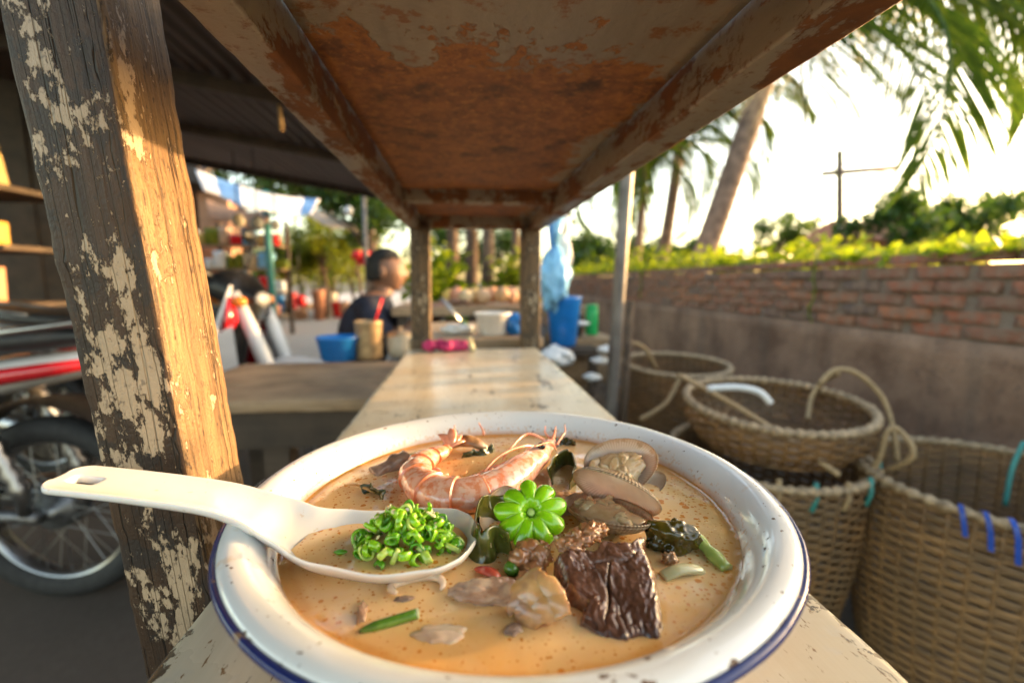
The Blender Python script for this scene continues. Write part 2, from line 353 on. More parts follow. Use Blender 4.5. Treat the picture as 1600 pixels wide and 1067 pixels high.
t.base(c); t.set('Subsurface Weight', .35); t.set('Subsurface Radius', (.008, .003, .002)); t.set('Subsurface Scale', .7); t.set('Coat Weight', .7); t.set('Coat Roughness', .06); t.bump(t.noise(160, 3), .3, .0006); M['shrimp'] = t.m
M['shrimp_red'] = wet('shrimp_limb', (.72, .24, .13), (.82, .42, .28), sss=.3)
M['eye'] = plain('shrimp_eye', (.006, .006, .007), .08)
def mk_shell(name, inner):
    t = NT(name, .35); x, y, z = t.sep(); uv = t.tc.outputs['UV']
    col = t.attr(); ring = t.sep(col)[0]                       # r stored per vertex
    wv = t.math('SINE', t.math('MULTIPLY', ring, 120.0)); n = t.noise(160, 5)
    ang = t.math('ARCTAN2', t.math('SUBTRACT', t.sep(col)[2], .5), t.math('SUBTRACT', t.sep(col)[1], .5)); rad_ = t.math('SINE', t.math('MULTIPLY', ang, 74.0))
    if inner: c = t.mix(t.ramp(t.noise(45, 4), [(.4, 0.0), (.65, 1.0)]), (.70, .57, .42), (.80, .71, .58)); c = t.mix(t.ramp(t.math('MULTIPLY', t.noise(230, 4), t.ramp(ring, [(.45, .3), (.95, 1.0)])), [(.50, 0.0), (.60, .6)]), c, (.42, .22, .08)); c = t.mix(t.math('MULTIPLY', t.ramp(rad_, [(.0, 0.0), (1.0, .38)]), t.ramp(ring, [(.68, 0.0), (.86, 1.0)])), c, (.40, .20, .07)); c = t.mix(t.ramp(ring, [(.90, 0.0), (.99, .8)]), c, (.52, .32, .16)); c = t.mix(t.ramp(t.noise(60, 3), [(.54, 0.0), (.66, .3)]), c, (.40, .30, .27))
    else:
        c = t.mix(t.ramp(wv, [(.2, 0.0), (.9, 1.0)]), (.46, .32, .18), (.70, .56, .38)); c = t.mix(t.ramp(n, [(.54, 0.0), (.66, .6)]), c, (.18, .10, .045)); t.bump(t.math('ADD', t.math('ADD', wv, t.math('MULTIPLY', rad_, .6)), n), .9, .0005)
    t.base(c); t.set('Coat Weight', .6); t.set('Coat Roughness', .12)
    tl = t.N.new('ShaderNodeBsdfTranslucent'); t.L.new(t.mix(1.0, c, (1.0, .70, .34), 'MULTIPLY'), tl.inputs[0]); ms = t.N.new('ShaderNodeMixShader'); ms.inputs[0].default_value = .34
    t.L.new(t.b.outputs[0], ms.inputs[1]); t.L.new(tl.outputs[0], ms.inputs[2]); t.L.new(ms.outputs[0], t.N['Material Output'].inputs[0]); return t.m
M['shell_in'] = mk_shell('clam_shell_inside', True); M['shell_out'] = mk_shell('clam_shell_outside', False)
M['mussel_out'] = wet('dark_mussel_shell', (.012, .016, .018), (.06, .075, .07), .2, 90, sss=0)
M['clam_meat'] = wet('clam_flesh', (.58, .36, .17), (.72, .54, .32), .2, 110, sss=.3)
M['kelp'] = wet('dark_kelp', (.022, .026, .006), (.085, .080, .014), .12, 70, st=.5, sss=.1, a3=(.12, .085, .012))
M['kelp_amber'] = wet('amber_kelp', (.030, .022, .003), (.13, .085, .008), .1, 60, st=.3, sss=.2, a3=(.05, .045, .006))
M['kelp2'] = wet('olive_kelp', (.040, .050, .008), (.14, .145, .025), .12, 60, st=.4, sss=.1)
def mk_beef():
    t = NT('braised_beef', .26); o = t.obj; fb = t.noise(1, 6, .62, t.scale(o, (300, 190, 200)), 1.2); n = t.noise(95, 6, .62)
    c = t.mix(t.ramp(fb, [(.33, 0.0), (.68, 1.0)]), (.060, .022, .011), (.170, .072, .040)); c = t.mix(t.ramp(n, [(.55, 0.0), (.72, .6)]), c, (.20, .082, .042))
    t.base(c); t.set('Coat Weight', .7); t.set('Coat Roughness', .14); t.set('Specular IOR Level', .5)
    t.bump(t.math('ADD', t.math('MULTIPLY', fb, 1.2), t.math('MULTIPLY', n, .8)), .42, .0008); return t.m
M['beef'] = mk_beef()
M['pork'] = wet('stewed_pork', (.36, .205, .125), (.56, .37, .25), .25, 150, sss=.2, a3=(.62, .44, .29))
M['skin'] = wet('pork_skin', (.46, .235, .08), (.66, .40, .18), .2, 130, st=.3, sss=.3, a3=(.36, .20, .12))
M['tendon'] = wet('glazed_tendon', (.26, .105, .040), (.46, .22, .095), .16, 120, sss=.25)
M['mushroom'] = wet('brown_mushroom', (.22, .105, .04), (.46, .27, .13), .25, 100)
M['greypork'] = wet('grey_offal', (.20, .125, .085), (.38, .255, .18), .25, 120)
M['flower'] = wet('bright_green_jelly', (.17, .44, .004), (.31, .62, .012), .16, 60, st=.35, sss=.45, srad=(.004, .008, .002))
M['bud'] = plain('pale_green_bud', (.38, .52, .14), .3)
M['celery'] = wet('celery_green', (.26, .36, .06), (.46, .52, .14), .2, 90, sss=.3)
M['celery_pale'] = wet('pale_stalk', (.50, .46, .22), (.64, .60, .36), .2, 90, sss=.3)
M['onion'] = wet('spring_onion_green', (.055, .16, .015), (.13, .29, .03), .2, 140)
M['onion_cut'] = plain('spring_onion_cut', (.55, .62, .32), .3)
M['squid'] = wet('pale_squid', (.66, .49, .34), (.76, .62, .47), .2, 90, sss=.3)
M['chilli_red'] = wet('red_chilli', (.50, .03, .02), (.68, .16, .09), .18, 90)
M['leafdark'] = wet('wilted_leaf', (.02, .035, .008), (.065, .075, .015), .2, 110)
M['leafbrown'] = wet('brown_leaf', (.30, .14, .03), (.50, .30, .08), .25, 110)
M['chilli'] = [wet('green_chilli_a', (.19, .42, .006), (.29, .56, .015), .15, 160, sss=.35, srad=(.003, .006, .002)),
               wet('green_chilli_b', (.07, .25, .006), (.14, .38, .01), .15, 160, sss=.35, srad=(.003, .006, .002)),
               wet('green_chilli_c', (.36, .50, .05), (.52, .62, .16), .15, 160, sss=.35, srad=(.003, .006, .002))]
M['seed'] = wet('chilli_seed', (.60, .55, .26), (.72, .66, .40), .25, 200)
# surroundings
t = NT('dusty_concrete_ground', .8); n = t.noise(1.6, 7, .6); n2 = t.noise(40, 5)
t.base(t.mix(n, t.mix(n2, (.050, .036, .027), (.085, .062, .047)), t.mix(n2, (.095, .07, .052), (.15, .115, .088)))); t.bump(n2, .4, .004); M['ground'] = t.m
t = NT('grey_street_concrete', .75); n = t.noise(3, 6, .6); t.base(t.mix(n, (.34, .30, .265), (.46, .41, .36))); t.bump(t.noise(60, 4), .3, .003); M['street'] = t.m
t = NT('old_red_brick', .85); n = t.noise(26, 6, .65); c = t.ramp(t.rand(), [(.0, (.34, .11, .055)), (.35, (.20, .095, .06)), (.6, (.40, .14, .06)), (.8, (.125, .085, .07)), (1.0, (.20, .09, .06))])
c = t.mix(t.ramp(n, [(.42, 0.0), (.58, .9)]), c, (.24, .15, .10)); t.base(c); t.bump(n, .8, .006); M['brick'] = t.m
t = NT('crumbling_mortar', .95); n = t.noise(40, 6, .65); t.base(t.mix(n, (.16, .115, .085), (.30, .225, .165))); t.bump(n, .9, .008); M['mortar'] = t.m
t = NT('stained_cement_render', .9); n = t.ramp(t.noise(3.6, 8, .66), [(.33, 0.0), (.66, 1.0)]); n2 = t.noise(1, 6, .65, t.scale(t.obj, (7, 7, 1.2))); f = t.noise(70, 5)
c = t.mix(n, (.15, .078, .045), (.36, .215, .135)); c = t.mix(t.ramp(n2, [(.5, 0.0), (.7, .6)]), c, (.12, .085, .06)); c = t.mix(t.ramp(f, [(.58, 0.0), (.7, .5)]), c, (.06, .05, .045)); t.base(c); t.bump(t.math('ADD', n, f), .7, .008); M['render'] = t.m
t = NT('woven_bamboo', .6); n = t.noise(1, 5, .6, t.scale(t.obj, (16, 16, 75))); c = t.mix(t.ramp(n, [(.34, 0.0), (.66, 1.0)]), (.060, .024, .008), (.30, .145, .045)); c = t.mix(t.ramp(t.noise(5, 5, .6), [(.45, 0.0), (.65, .85)]), c, (.12, .07, .032)); c = t.mix(t.ramp(t.rand(), [(0, 0.0), (1, .25)]), c, (.36, .23, .11)); t.base(c); t.bump(t.noise(180, 3), .4, .002); M['bamboo'] = t.m
M['bamboo_pale'] = plain('weathered_bamboo_rim', (.34, .235, .135), .65, .5, 60, .7)
M['rope'] = plain('fibre_rope', (.36, .24, .12), .8, .3, 120, .6)
M['blue_tape'] = plain('blue_tape', (.012, .06, .34), .35, .2)
M['teal_tie'] = plain('teal_plastic_tie', (.04, .22, .19), .4, .2)
M['steel'] = plain('galvanised_pole', (.16, .145, .135), .45, .35, 14, Metallic=.4)
M['chrome'] = plain('scratched_chrome', (.36, .35, .34), .32, .12, 20, Metallic=1.0)
M['rubber'] = plain('tyre_rubber', (.022, .021, .021), .75, .35, 60, .5)
M['black_plastic'] = plain('black_plastic', (.012, .012, .013), .35, .3)
M['seat_vinyl'] = plain('black_seat_vinyl', (.018, .017, .017), .5, .3)
M['red_paint'] = plain('red_bike_paint', (.50, .012, .018), .2, .15, 8, **{'Coat_Weight': .7})
M['white_paint'] = plain('white_bike_paint', (.58, .57, .56), .25, .1, 8, **{'Coat_Weight': .6})
M['engine'] = plain('grey_engine_metal', (.20, .20, .20), .4, .4, 40, Metallic=.8)
M['lens'] = plain('lamp_glass', (.30, .30, .29), .08, .1)
M['orange_lens'] = plain('orange_lens', (.75, .22, .02), .15, .1)
t = NT('corrugated_iron', .55, Metallic=.35); n = t.noise(1, 6, .6, t.scale(t.obj, (3, .8, 3))); t.base(t.mix(n, (.06, .042, .033), (.19, .135, .105))); M['iron'] = t.m
M['blue_plastic'] = plain('blue_plastic', (.012, .16, .50), .28, .15, 20)
M['blue_pale'] = plain('pale_blue_plastic_film', (.22, .48, .72), .25, .25, 18, .5, .02)
M['blue_cloth'] = plain('blue_tarp', (.10, .24, .52), .55, .2, 8)
M['white_cloth'] = plain('white_tarp', (.72, .71, .70), .6, .1, 8)
M['white_plastic'] = plain('white_plastic', (.74, .73, .71), .35, .1)
M['cream_cer'] = plain('cream_ceramic', (.58, .50, .38), .3, .15)
M['tin'] = plain('old_tin_can', (.40, .27, .14), .35, .3, 40, Metallic=.5)
M['red_plastic'] = plain('red_plastic', (.62, .012, .012), .25, .15)
M['green_plastic'] = plain('green_plastic', (.012, .36, .09), .3, .15)
M['pink'] = plain('magenta_petals', (.52, .03, .14), .45, .4, 90)
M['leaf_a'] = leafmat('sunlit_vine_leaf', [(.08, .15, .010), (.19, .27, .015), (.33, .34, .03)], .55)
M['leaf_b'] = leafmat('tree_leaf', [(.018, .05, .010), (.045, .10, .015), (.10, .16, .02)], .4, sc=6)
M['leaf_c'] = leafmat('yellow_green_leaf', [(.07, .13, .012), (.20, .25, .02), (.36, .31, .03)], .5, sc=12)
M['leaf_far'] = leafmat('hazy_far_leaf', [(.05, .10, .025), (.10, .17, .035), (.17, .23, .05)], .5, sc=3)  # lighter green for distant trees, haze painted into the leaf colour
M['leaf_p'] = leafmat('palm_leaf', [(.022, .06, .012), (.06, .12, .018), (.13, .18, .03)], .4, sc=9)
M['bark'] = plain('tree_bark', (.13, .085, .06), .9, .5, 12, .8, .02)
M['palm_bark'] = plain('palm_bark', (.20, .13, .095), .85, .4, 10, .8, .02)
M['plaster_orange'] = plain('ochre_plaster', (.50, .27, .15), .8, .25, 4)
M['roof_tile'] = plain('clay_roof', (.32, .12, .06), .8, .3, 6)
M['pale_wall'] = plain('pale_far_wall', (.42, .38, .34), .8, .2, 4)
M['skinp'] = plain('skin', (.20, .098, .058), .5, .12, 20)
M['shirt'] = plain('navy_shirt', (.012, .013, .026), .8, .4, 30, .3)
M['trouser'] = plain('grey_trousers', (.16, .15, .15), .85, .25, 30)
M['hair'] = plain('black_hair', (.006, .005, .0045), .75, .4, 80, .5)
M['teal_paint'] = plain('teal_painted_post', (.03, .20, .20), .5, .2)
M['paint_goods'] = varied('packaged_goods', [(.62, .36, .08), (.55, .42, .20), (.52, .10, .05), (.60, .48, .28), (.50, .22, .12), (.62, .44, .10)], .45)
M['crate'] = plain('wooden_crate', (.30, .19, .10), .7, .3, 30)
M['twig'] = plain('dry_twigs', (.10, .065, .04), .9, .4, 50)
M['pot'] = plain('terracotta_pot', (.36, .15, .075), .7, .2)

def catmull(pts, n):
    pts = [Vector(p) for p in pts]; out = []; k = len(pts) - 1
    for i in range(n):
        t = i / (n - 1) * k; j = min(int(t), k - 1); u = t - j
        p0, p1, p2, p3 = pts[max(j - 1, 0)], pts[j], pts[j + 1], pts[min(j + 2, k)]
        out.append(.5 * ((2 * p1) + (p2 - p0) * u + (2 * p0 - 5 * p1 + 4 * p2 - p3) * u * u + (3 * p1 - p0 - 3 * p2 + p3) * u ** 3))
    return out
def lerp1(xs, ys, x):
    if x <= xs[0]: return ys[0]
    for i in range(len(xs) - 1):
        if x <= xs[i + 1]:
            u = (x - xs[i]) / (xs[i + 1] - xs[i]); u = u * u * (3 - 2 * u); return ys[i] + (ys[i + 1] - ys[i]) * u
    return ys[-1]
def frame(nrm, along):
    z = Vector(nrm).normalized(); x = Vector(along); x = (x - z * x.dot(z)).normalized(); y = z.cross(x)
    return Matrix((x, y, z)).transposed()

# ------------------------------------------------------------------ ground
mb = MB(); mb.add([(-300, -300, 0), (300, -300, 0), (300, 300, 0), (-300, 300, 0)], [(0, 1, 2, 3)])
mb.build('ground', M['ground'], loc=(0, 0, 0), kind='structure')
mb = MB(); mb.add([(-9, 3.6, .004), (-.9, 3.6, .004), (-.9, 40, .004), (-9, 40, .004)], [(0, 1, 2, 3)])
mb.build('street', M['street'], kind='structure', loc=(-5, 3.6, 0))

# ------------------------------------------------------------------ the serving stand
ZB = CZ - .1665                                # bench top
stand = empty('serving_stand', (.024, 0, 0), 'narrow painted bench with wooden posts carrying a rusty sheet-metal shelf overhead', 'stand')
def bench_fn(mb, x0, x1, y0, y1, zt, th, nx=26, ny=110):
    def top(u, v):
        x = x0 + (x1 - x0) * u; y = y0 + (y1 - y0) * v
        e = min(u, 1 - u) * (x1 - x0); dz = -.0022 * max(0, 1 - e / .004) ** 2
        jx = .0016 * noise.noise((x * 3, y * 40, 1.0)) if u in (0, 1) else 0
        return Vector((x + jx, y, zt + dz + .0005 * noise.noise((x * 22, y * 22, 0))))
    g0 = len(mb.v); us = [0, .006, .014] + [.03 + .94 * i / (nx - 1) for i in range(nx)] + [.986, .994, 1]
    vs = [top(u, j / (ny - 1)) for u in us for j in range(ny)]; nu = len(us)
    vs += [Vector((q.x, q.y, zt - th)) for q in vs[:ny]] + [Vector((q.x, q.y, zt - th)) for q in vs[(nu - 1) * ny:nu * ny]]
    fs = [(i * ny + j, (i + 1) * ny + j, (i + 1) * ny + j + 1, i * ny + j + 1) for i in range(nu - 1) for j in range(ny - 1)]
    a = nu * ny; b = a + ny
    fs += [(a + j, j, j + 1, a + j + 1) for j in range(ny - 1)] + [((nu - 1) * ny + j, b + j, b + j + 1, (nu - 1) * ny + j + 1) for j in range(ny - 1)]
    fs += [(a + j, a + j + 1, b + j + 1, b + j) for j in range(ny - 1)]
    mb.add(vs, fs)
mb = MB(); bench_fn(mb, -.136, .186, -.35, 1.125, ZB, .03); autosmooth(mb.build('bench_top', M['bench'], stand), 50)
def post(name, w, d, base, top_z, lean, mat, seed, lean_y=0.0, label=None):
    mb = MB(); mb.beam((0, 0, 0), (0, 0, top_z - base[2] + .0), w, d, .003, 160, .0005, up=(0, 1, 0), seed=seed)
    o = mb.build(name, mat, loc=(0, 0, 0)); o.parent = stand; o.location = Vector(base) - stand.location
    o.rotation_euler = (lean_y, lean, 0)
    if label: o['label'] = label
    return o
ln = -.083
post('post', .0415, .050, (-.1545 + .083 * ZB + .0, .2625, 0), CZ + .175, math.atan(ln), M['peel'], 3, label='near post with peeling cream paint')
post('post', .047, .05, (-.113, 1.16, 0), CZ + .135, 0.012, M['peel_far'], 5)
post('post', .047, .05, (.172, 1.16, 0), CZ + .135, 0.0, M['peel_far'], 9)
Z2, Z3 = CZ + .125, CZ + .162
mb = MB(); mb.beam((-.1135, -.3, Z2 + .019), (-.1135, 1.2, Z2 + .019), .026, .038, .0022, 160, .00018, seed=2); mb.build('side_beam', M['beam'], stand)
mb = MB(); mb.beam((.184, -.3, Z2 + .019), (.184, 1.2, Z2 + .019), .032, .038, .0022, 160, .00018, seed=6); mb.build('side_beam', M['beam'], stand)
for y, dz in ((.845, .008), (1.17, 0.0)):
    mb = MB(); mb.beam((-.1, y, Z2 + .02 + dz), (.1675, y, Z2 + .02 + dz), .03, .03, .002, 40, .0006, seed=y); mb.build('cross_beam', M['beam'], stand)
for y0, y1 in ((-.3, .829), (.861, 1.155)):
    mb = MB(); mb.grid(lambda u, v: Vector((-.0995 + .2665 * u, y0 + (y1 - y0) * v, Z3 + .0016 * noise.noise((u * 5, y0 + v * 9, 2)))), 30, 80)
    o = mb.build('shelf_panel', M['panel'], stand)
    md = o.modifiers.new('thick', 'SOLIDIFY'); md.thickness = .003; md.offset = -1

# ------------------------------------------------------------------ enamel basin of soup
BX, BY = .0234, .224; ZR = CZ - .1015; ZS = CZ - .116; BC = Vector((BX, BY, ZR - .065))
bowl = empty('enamel_basin', BC, 'white enamel basin with chipped navy rim, full of orange broth', 'bowl')
prof = [(0.0, .008), (.06, .008), (.078, .0095), (.092, .018), (.1005, .032), (.1060, .0450), (.1090, .0525), (.1118, .0572), (.1145, .0605), (.1172, .0628), (.1200, .0643), (.1230, .0650), (.1258, .0648), (.1280, .0638), (.1294, .0622)]
mb = MB(); mb.lathe(prof, BC, 144)
for q in mb.v: q.z += .0004 * noise.noise(q * 30)
o = mb.build('basin_body', M['enamel'], bowl); md = o.modifiers.new('thick', 'SOLIDIFY'); md.thickness = .0014; md.offset = 1
o.modifiers.new('sub', 'SUBSURF').render_levels = 1
mb = MB(); ring = []
for k in range(145):
    a = 2 * math.pi * k / 144; ring.append(BC + Vector((.1297 * math.cos(a), .1297 * math.sin(a), .0606 + .0003 * noise.noise((math.cos(a) * 9, math.sin(a) * 9, 0)))))
mb.tube(ring, .0016, 10, caps=False); mb.build('rim_edge', M['navy'], bowl, label='chipped navy blue rolled edge')
mb = MB(); mb.lathe([(.0, .001), (.064, .001), (.068, 0.0), (.070, .004), (.066, .008)], BC, 64); mb.build('foot_ring', M['enamel'], bowl)
mb = MB(); nr = 60; nt = 160; RS = .1094
def soup_z(x, y):
    return .0006 * noise.noise((x * 28, y * 28, 3)) + .00025 * noise.noise((x * 80, y * 80, 8))
vs = [Vector((BX, BY, ZS))]; fs = []
for i in range(1, nr + 1):
    r = RS * (i / nr) ** .8
    for k in range(nt):
        a = 2 * math.pi * k / nt; x = BX + r * math.cos(a); y = BY + r * math.sin(a)
        men = .0011 * max(0, 1 - (RS - r) / .004) ** 2
        vs.append(Vector((x, y, ZS + soup_z(x, y) * min(1, (RS - r) / .01) + men)))
fs += [(0, 1 + k, 1 + (k + 1) % nt) for k in range(nt)]
for i in range(nr - 1):
    for k in range(nt):
        a = 1 + i * nt; k2 = (k + 1) % nt; fs.append((a + k, a + nt + k, a + nt + k2, a + k2))
mb.add(vs, fs); mb.build('broth', M['soup'], loc=(BX, BY, ZS), label='milky orange broth speckled with chilli oil filling the basin', cat='broth')

# ------------------------------------------------------------------ spoon
spoon = empty('soup_spoon', at(640, 840, z=CZ - .118), 'white ceramic soup spoon lying across the basin rim, heaped with green chilli', 'spoon')
ctr = [(-.1720, .2045, -.0815), (-.158, .2035, -.0832), (-.130, .2010, -.0868), (-.104, .1985, -.0912), (-.084, .1945, -.0968), (-.064, .1890, -.1035), (-.040, .1853, -.1063), (-.018, .1832, -.1060), (.0045, .1805, -.1052)]
cl = catmull(ctr, 61); NS = 61; NU = 17
def spoon_pt(i, j, under):
    s = i / (NS - 1); c = cl[i] + Vector((0, 0, CZ)); t = (cl[min(i + 1, NS - 1)] - cl[max(i - 1, 0)]).normalized(); sdv = t.cross(Vector((0, 0, 1))).normalized(); up = sdv.cross(t)
    wd = lerp1([0, .02, .06, .3, .45, .56, .68, .82, .92, .97, 1.0], [.0022, .0095, .0120, .0122, .0118, .0140, .0205, .0252, .0232, .0165, .004], s)
    dp = lerp1([0, .1, .35, .46, .56, .72, .85, .95, 1.0], [.0004, .0012, .0030, .0050, .0090, .0125, .0120, .0070, .0015], s)
    u = -1 + 2 * j / (NU - 1)
    z = -dp * (1 - abs(u) ** 2.4)
    if under:
        th = .0026 if s > .5 else .0040
        z -= th * (1 - .45 * abs(u) ** 6); wd *= 1.03
    return c + sdv * u * wd + up * z
mb = MB(); vs = [spoon_pt(i, j, 0) for i in range(NS) for j in range(NU)] + [spoon_pt(i, j, 1) for i in range(NS) for j in range(NU)]
off = NS * NU; fs = []; hole = {(i, j) for i in range(4, 8) for j in range(6, 10)}
for i in range(NS - 1):
    for j in range(NU - 1):
        if (i, j) in hole: continue
        a = i * NU + j; fs.append((a, a + 1, a + NU + 1, a + NU)); fs.append((off + a, off + a + NU, off + a + NU + 1, off + a + 1))
for i in range(NS - 1):
    for j in (0, NU - 1):
        a = i * NU + j; f_ = (a, a + NU, off + a + NU, off + a); fs.append(f_ if j == 0 else tuple(reversed(f_)))
for i in (0, NS - 1):
    for j in range(NU - 1):
        a = i * NU + j; f_ = (a, off + a, off + a + 1, a + 1); fs.append(f_ if i == 0 else tuple(reversed(f_)))
for (i, j) in hole:
    a = i * NU + j
    for (di, dj, e) in ((-1, 0, (a, a + 1)), (1, 0, (a + NU + 1, a + NU)), (0, -1, (a + NU, a)), (0, 1, (a + 1, a + NU + 1))):
        if (i + di, j + dj) not in hole: fs.append((e[0], e[1], off + e[1], off + e[0]))
mb.add(vs, fs)
bm = bmesh.new(); o = mb.build('spoon_body', M['spoon'], spoon, sub=2); bm.from_mesh(o.data); bmesh.ops.recalc_face_normals(bm, faces=bm.faces); bm.to_mesh(o.data); bm.free()
# broth pooled in the spoon
mb = MB(); zsp = CZ - .1105; pts = []
up_pts, dn_pts = [], []
for i in range(NS):
    row = [spoon_pt(i, j, 0) for j in range(NU)]
    ins = [q for q in row if q.z < zsp]
    if len(ins) >= 3: up_pts.append(ins[0]); dn_pts.append(ins[-1])
n = len(up_pts)
def pool(u, v):
    k = u * (n - 1); i = min(int(k), n - 2); a = up_pts[i].lerp(up_pts[i + 1], k - i); b = dn_pts[i].lerp(dn_pts[i + 1], k - i); m_ = (a + b) / 2
    q = m_ + (a - m_).lerp(b - m_, v) * 1.06; q.z = zsp + .0003 * noise.noise(q * 120); return q
mb.grid(pool, 40, 14); mb.build('spoon_broth', M['soup2'], label='small pool of broth inside the white spoon', cat='broth')
# chopped chilli heaped in it
def ring_mesh(k):
    rr = random.Random(40 + k); mb = MB(); Rr = rr.uniform(.0028, .0046); arc = rr.choice([360, 360, 360, 250, 300]); sx = rr.uniform(.62, 1.0); th = rr.uniform(.0007, .0010); hh = rr.uniform(1.3, 2.4)
    h_ = rr.uniform(.0018, .0034); ro = rr.uniform(.0026, .0040); ri = ro * rr.uniform(.52, .70); e_ = .0004
    n = 22; m_ = n if arc == 360 else int(n * arc / 360); prof = [(ri, -h_ / 2 + e_), (ri + e_, -h_ / 2), (ro - e_, -h_ / 2), (ro, -h_ / 2 + e_), (ro, h_ / 2 - e_), (ro - e_, h_ / 2), (ri + e_, h_ / 2), (ri, h_ / 2 - e_)]
    vs = []; fs = []
    for i in range(m_ + (arc < 360)):
        a = 2 * math.pi * i / n; wob = 1 + .10 * math.sin(2 * a + k) + .06 * math.sin(3 * a + 2 * k)
        for (r_, z_) in prof: vs.append(Vector((r_ * wob * math.cos(a), r_ * wob * sx * math.sin(a), z_ + .0004 * math.sin(a + k))))
    for i in range(m_):
        i2 = (i + 1) % n if arc == 360 else i + 1
        for j in range(8): fs.append((i * 8 + j, i2 * 8 + j, i2 * 8 + (j + 1) % 8, i * 8 + (j + 1) % 8))
    if arc < 360: fs += [tuple(range(8)), tuple(reversed(range(m_ * 8, m_ * 8 + 8)))]
    mb.add(vs, fs); return mb
RG = [ring_mesh(k) for k in range(11)]
RD = []
for k, q in enumerate(RG):
    for mi, mm in enumerate(M['chilli']):
        o = q.build('chilli_ring', mm, loc=(0, 0, 0)); RD.append((o.data, mi)); bpy.data.objects.remove(o)
hc = at(634, 842, z=CZ - .108); rr = random.Random(5)
for k in range(130):
    a = rr.uniform(0, 2 * math.pi); q = math.sqrt(rr.random()); lay = rr.random()
    x = hc.x + .0225 * q * math.cos(a); y = hc.y + .0155 * q * math.sin(a)
    z = CZ - .1110 + .0165 * (1 - q ** 1.7) * (lay ** .4) + .0012
    d, mi = rr.choices(RD, weights=[(3, 2, .9)[m] for _, m in RD])[0]
    o = bpy.data.objects.new('chilli_ring', d); COL.objects.link(o); o.location = (x, y, z)
    o.rotation_euler = (rr.uniform(-1.3, 1.3), rr.uniform(-1.3, 1.3), rr.uniform(0, 6.3)); s = rr.uniform(.75, 1.1); o.scale = (s, s, s)
    tag(o, 'chopped green chilli ring in the heap on the white spoon', 'chilli ring', 'chilli rings heaped in the spoon')
mb = MB(); mb.blob((0, 0, 0), (.0013, .0011, .0005), .1, 1, 2); sdm = mb.build('chilli_seed', M['seed'], loc=(0, 0, 0)); sdd = sdm.data; bpy.data.objects.remove(sdm)
for k in range(16):
    a = rr.uniform(0, 2 * math.pi); q = math.sqrt(rr.random()) * .8
    o = bpy.data.objects.new('chilli_seed', sdd); COL.objects.link(o); o.location = (hc.x + .02 * q * math.cos(a), hc.y + .013 * q * math.sin(a), CZ - .1085 + .0165 * (1 - q ** 1.7) + .001)
    o.rotation_euler = (rr.uniform(-1, 1), rr.uniform(-1, 1), rr.uniform(0, 6))
    tag(o, 'tiny pale chilli seed among the green rings on the spoon', 'seed', 'chilli seeds in the spoon')
mb = MB(); p = at(532, 862, z=zsp + .0008); mb.blob(p, (.0028, .0012, .001), .3, 2, 2, 3); mb.build('chilli_bit', M['chilli'][1], label='single green chilli bit floating apart at the spoon neck', cat='chilli')

# ------------------------------------------------------------------ shrimp
shr = empty('shrimp', (.01, .245, ZS), 'curled pink cooked shrimp with long feelers lying behind the spoon', 'shrimp')
z0 = ZS
def pz(px, py, dz): return at(px, py, z=ZS + dz)
NSH = 260
sp = catmull([pz(864, 688, .0105), pz(848, 704, .0100), pz(826, 724, .0090), pz(798, 746, .0080), pz(768, 763, .0070), pz(732, 773, .0060), pz(692, 772, .0050), pz(660, 757, .0048), pz(650, 737, .0055), pz(664, 719, .0065), pz(686, 708, .0070), pz(700, 700, .0078)], NSH)
radk = [(0, .0020), (.06, .0046), (.14, .0080), (.24, .0100), (.36, .0108), (.46, .0112), (.58, .0110), (.70, .0098), (.82, .0078), (.92, .0054), (1, .0030)]
rads = []; cols = []; nring = 20
mb = MB()
for i in range(NSH):
    s = i / (NSH - 1); r = lerp1([a for a, _ in radk], [b for _, b in radk], s)
    if s > .40:
        k = ((s - .40) / .60 * 6.3) % 1.0; r *= 1.075 - .125 * k
    rads.append(r)
mb.tube(sp, rads, nring, flat=.80, up=(0, 0, 1))
cen = Vector((.003, .252, z0))
for idx, q in enumerate(mb.v):
    i = min(idx // nring, NSH - 1); s = i / (NSH - 1)
    k = ((s - .40) / .60 * 6.3) % 1.0 if s > .40 else .5
    nn = noise.noise(q * 160); nb = noise.noise(q * 55 + Vector((4, 0, 0)))
    pale = Vector((.84, .50, .36)) if s > .40 else Vector((.82, .56, .45))
    org = Vector((.74, .17, .05))
    e = max(0, 1 - min(k, (1 - k) * .45) / .10) if s > .40 else 0
    f_ = min(1, max(0, .95 * e * (.75 + .6 * nn) + .35 * max(0, nb) + (.35 if s > .86 else 0)))
    if s < .40: f_ = min(1, max(0, .9 * max(0, nb - .05) + .3 * max(0, nn)))
    c = pale.lerp(org, f_); 
    if s < .34 and nb < -.18: c = c.lerp(Vector((.55, .30, .25)), .6)
    cols.append(c)
    q += (q - sp[i]).normalized() * .0004 * nn
mb.col = cols; autosmooth(mb.build('body', M['shrimp'], shr), 40)
def feel(pts, r0, r1, mat=None, nm='feeler', n=16):
    c = catmull(pts, n); mb = MB(); mb.tube(c, [r0 + (r1 - r0) * i / (n - 1) for i in range(n)], 6); mb.build(nm, mat or M['shrimp_red'], shr)
hp = sp[0]
feel([hp + Vector((-.001, -.002, .001)), hp + Vector((.002, .005, .003)), hp + Vector((.004, .011, .006))], .0016, .0003, nm='rostrum')
feel([hp + Vector((.002, -.003, -.002)), hp + Vector((.006, .002, .001)), hp + Vector((.010, .008, .003)), hp + Vector((.011, .014, .006))], .0010, .0003)
feel([hp + Vector((0, -.001, 0)), hp + Vector((-.004, .006, .003)), hp + Vector((-.003, .012, .006))], .0008, .0003)
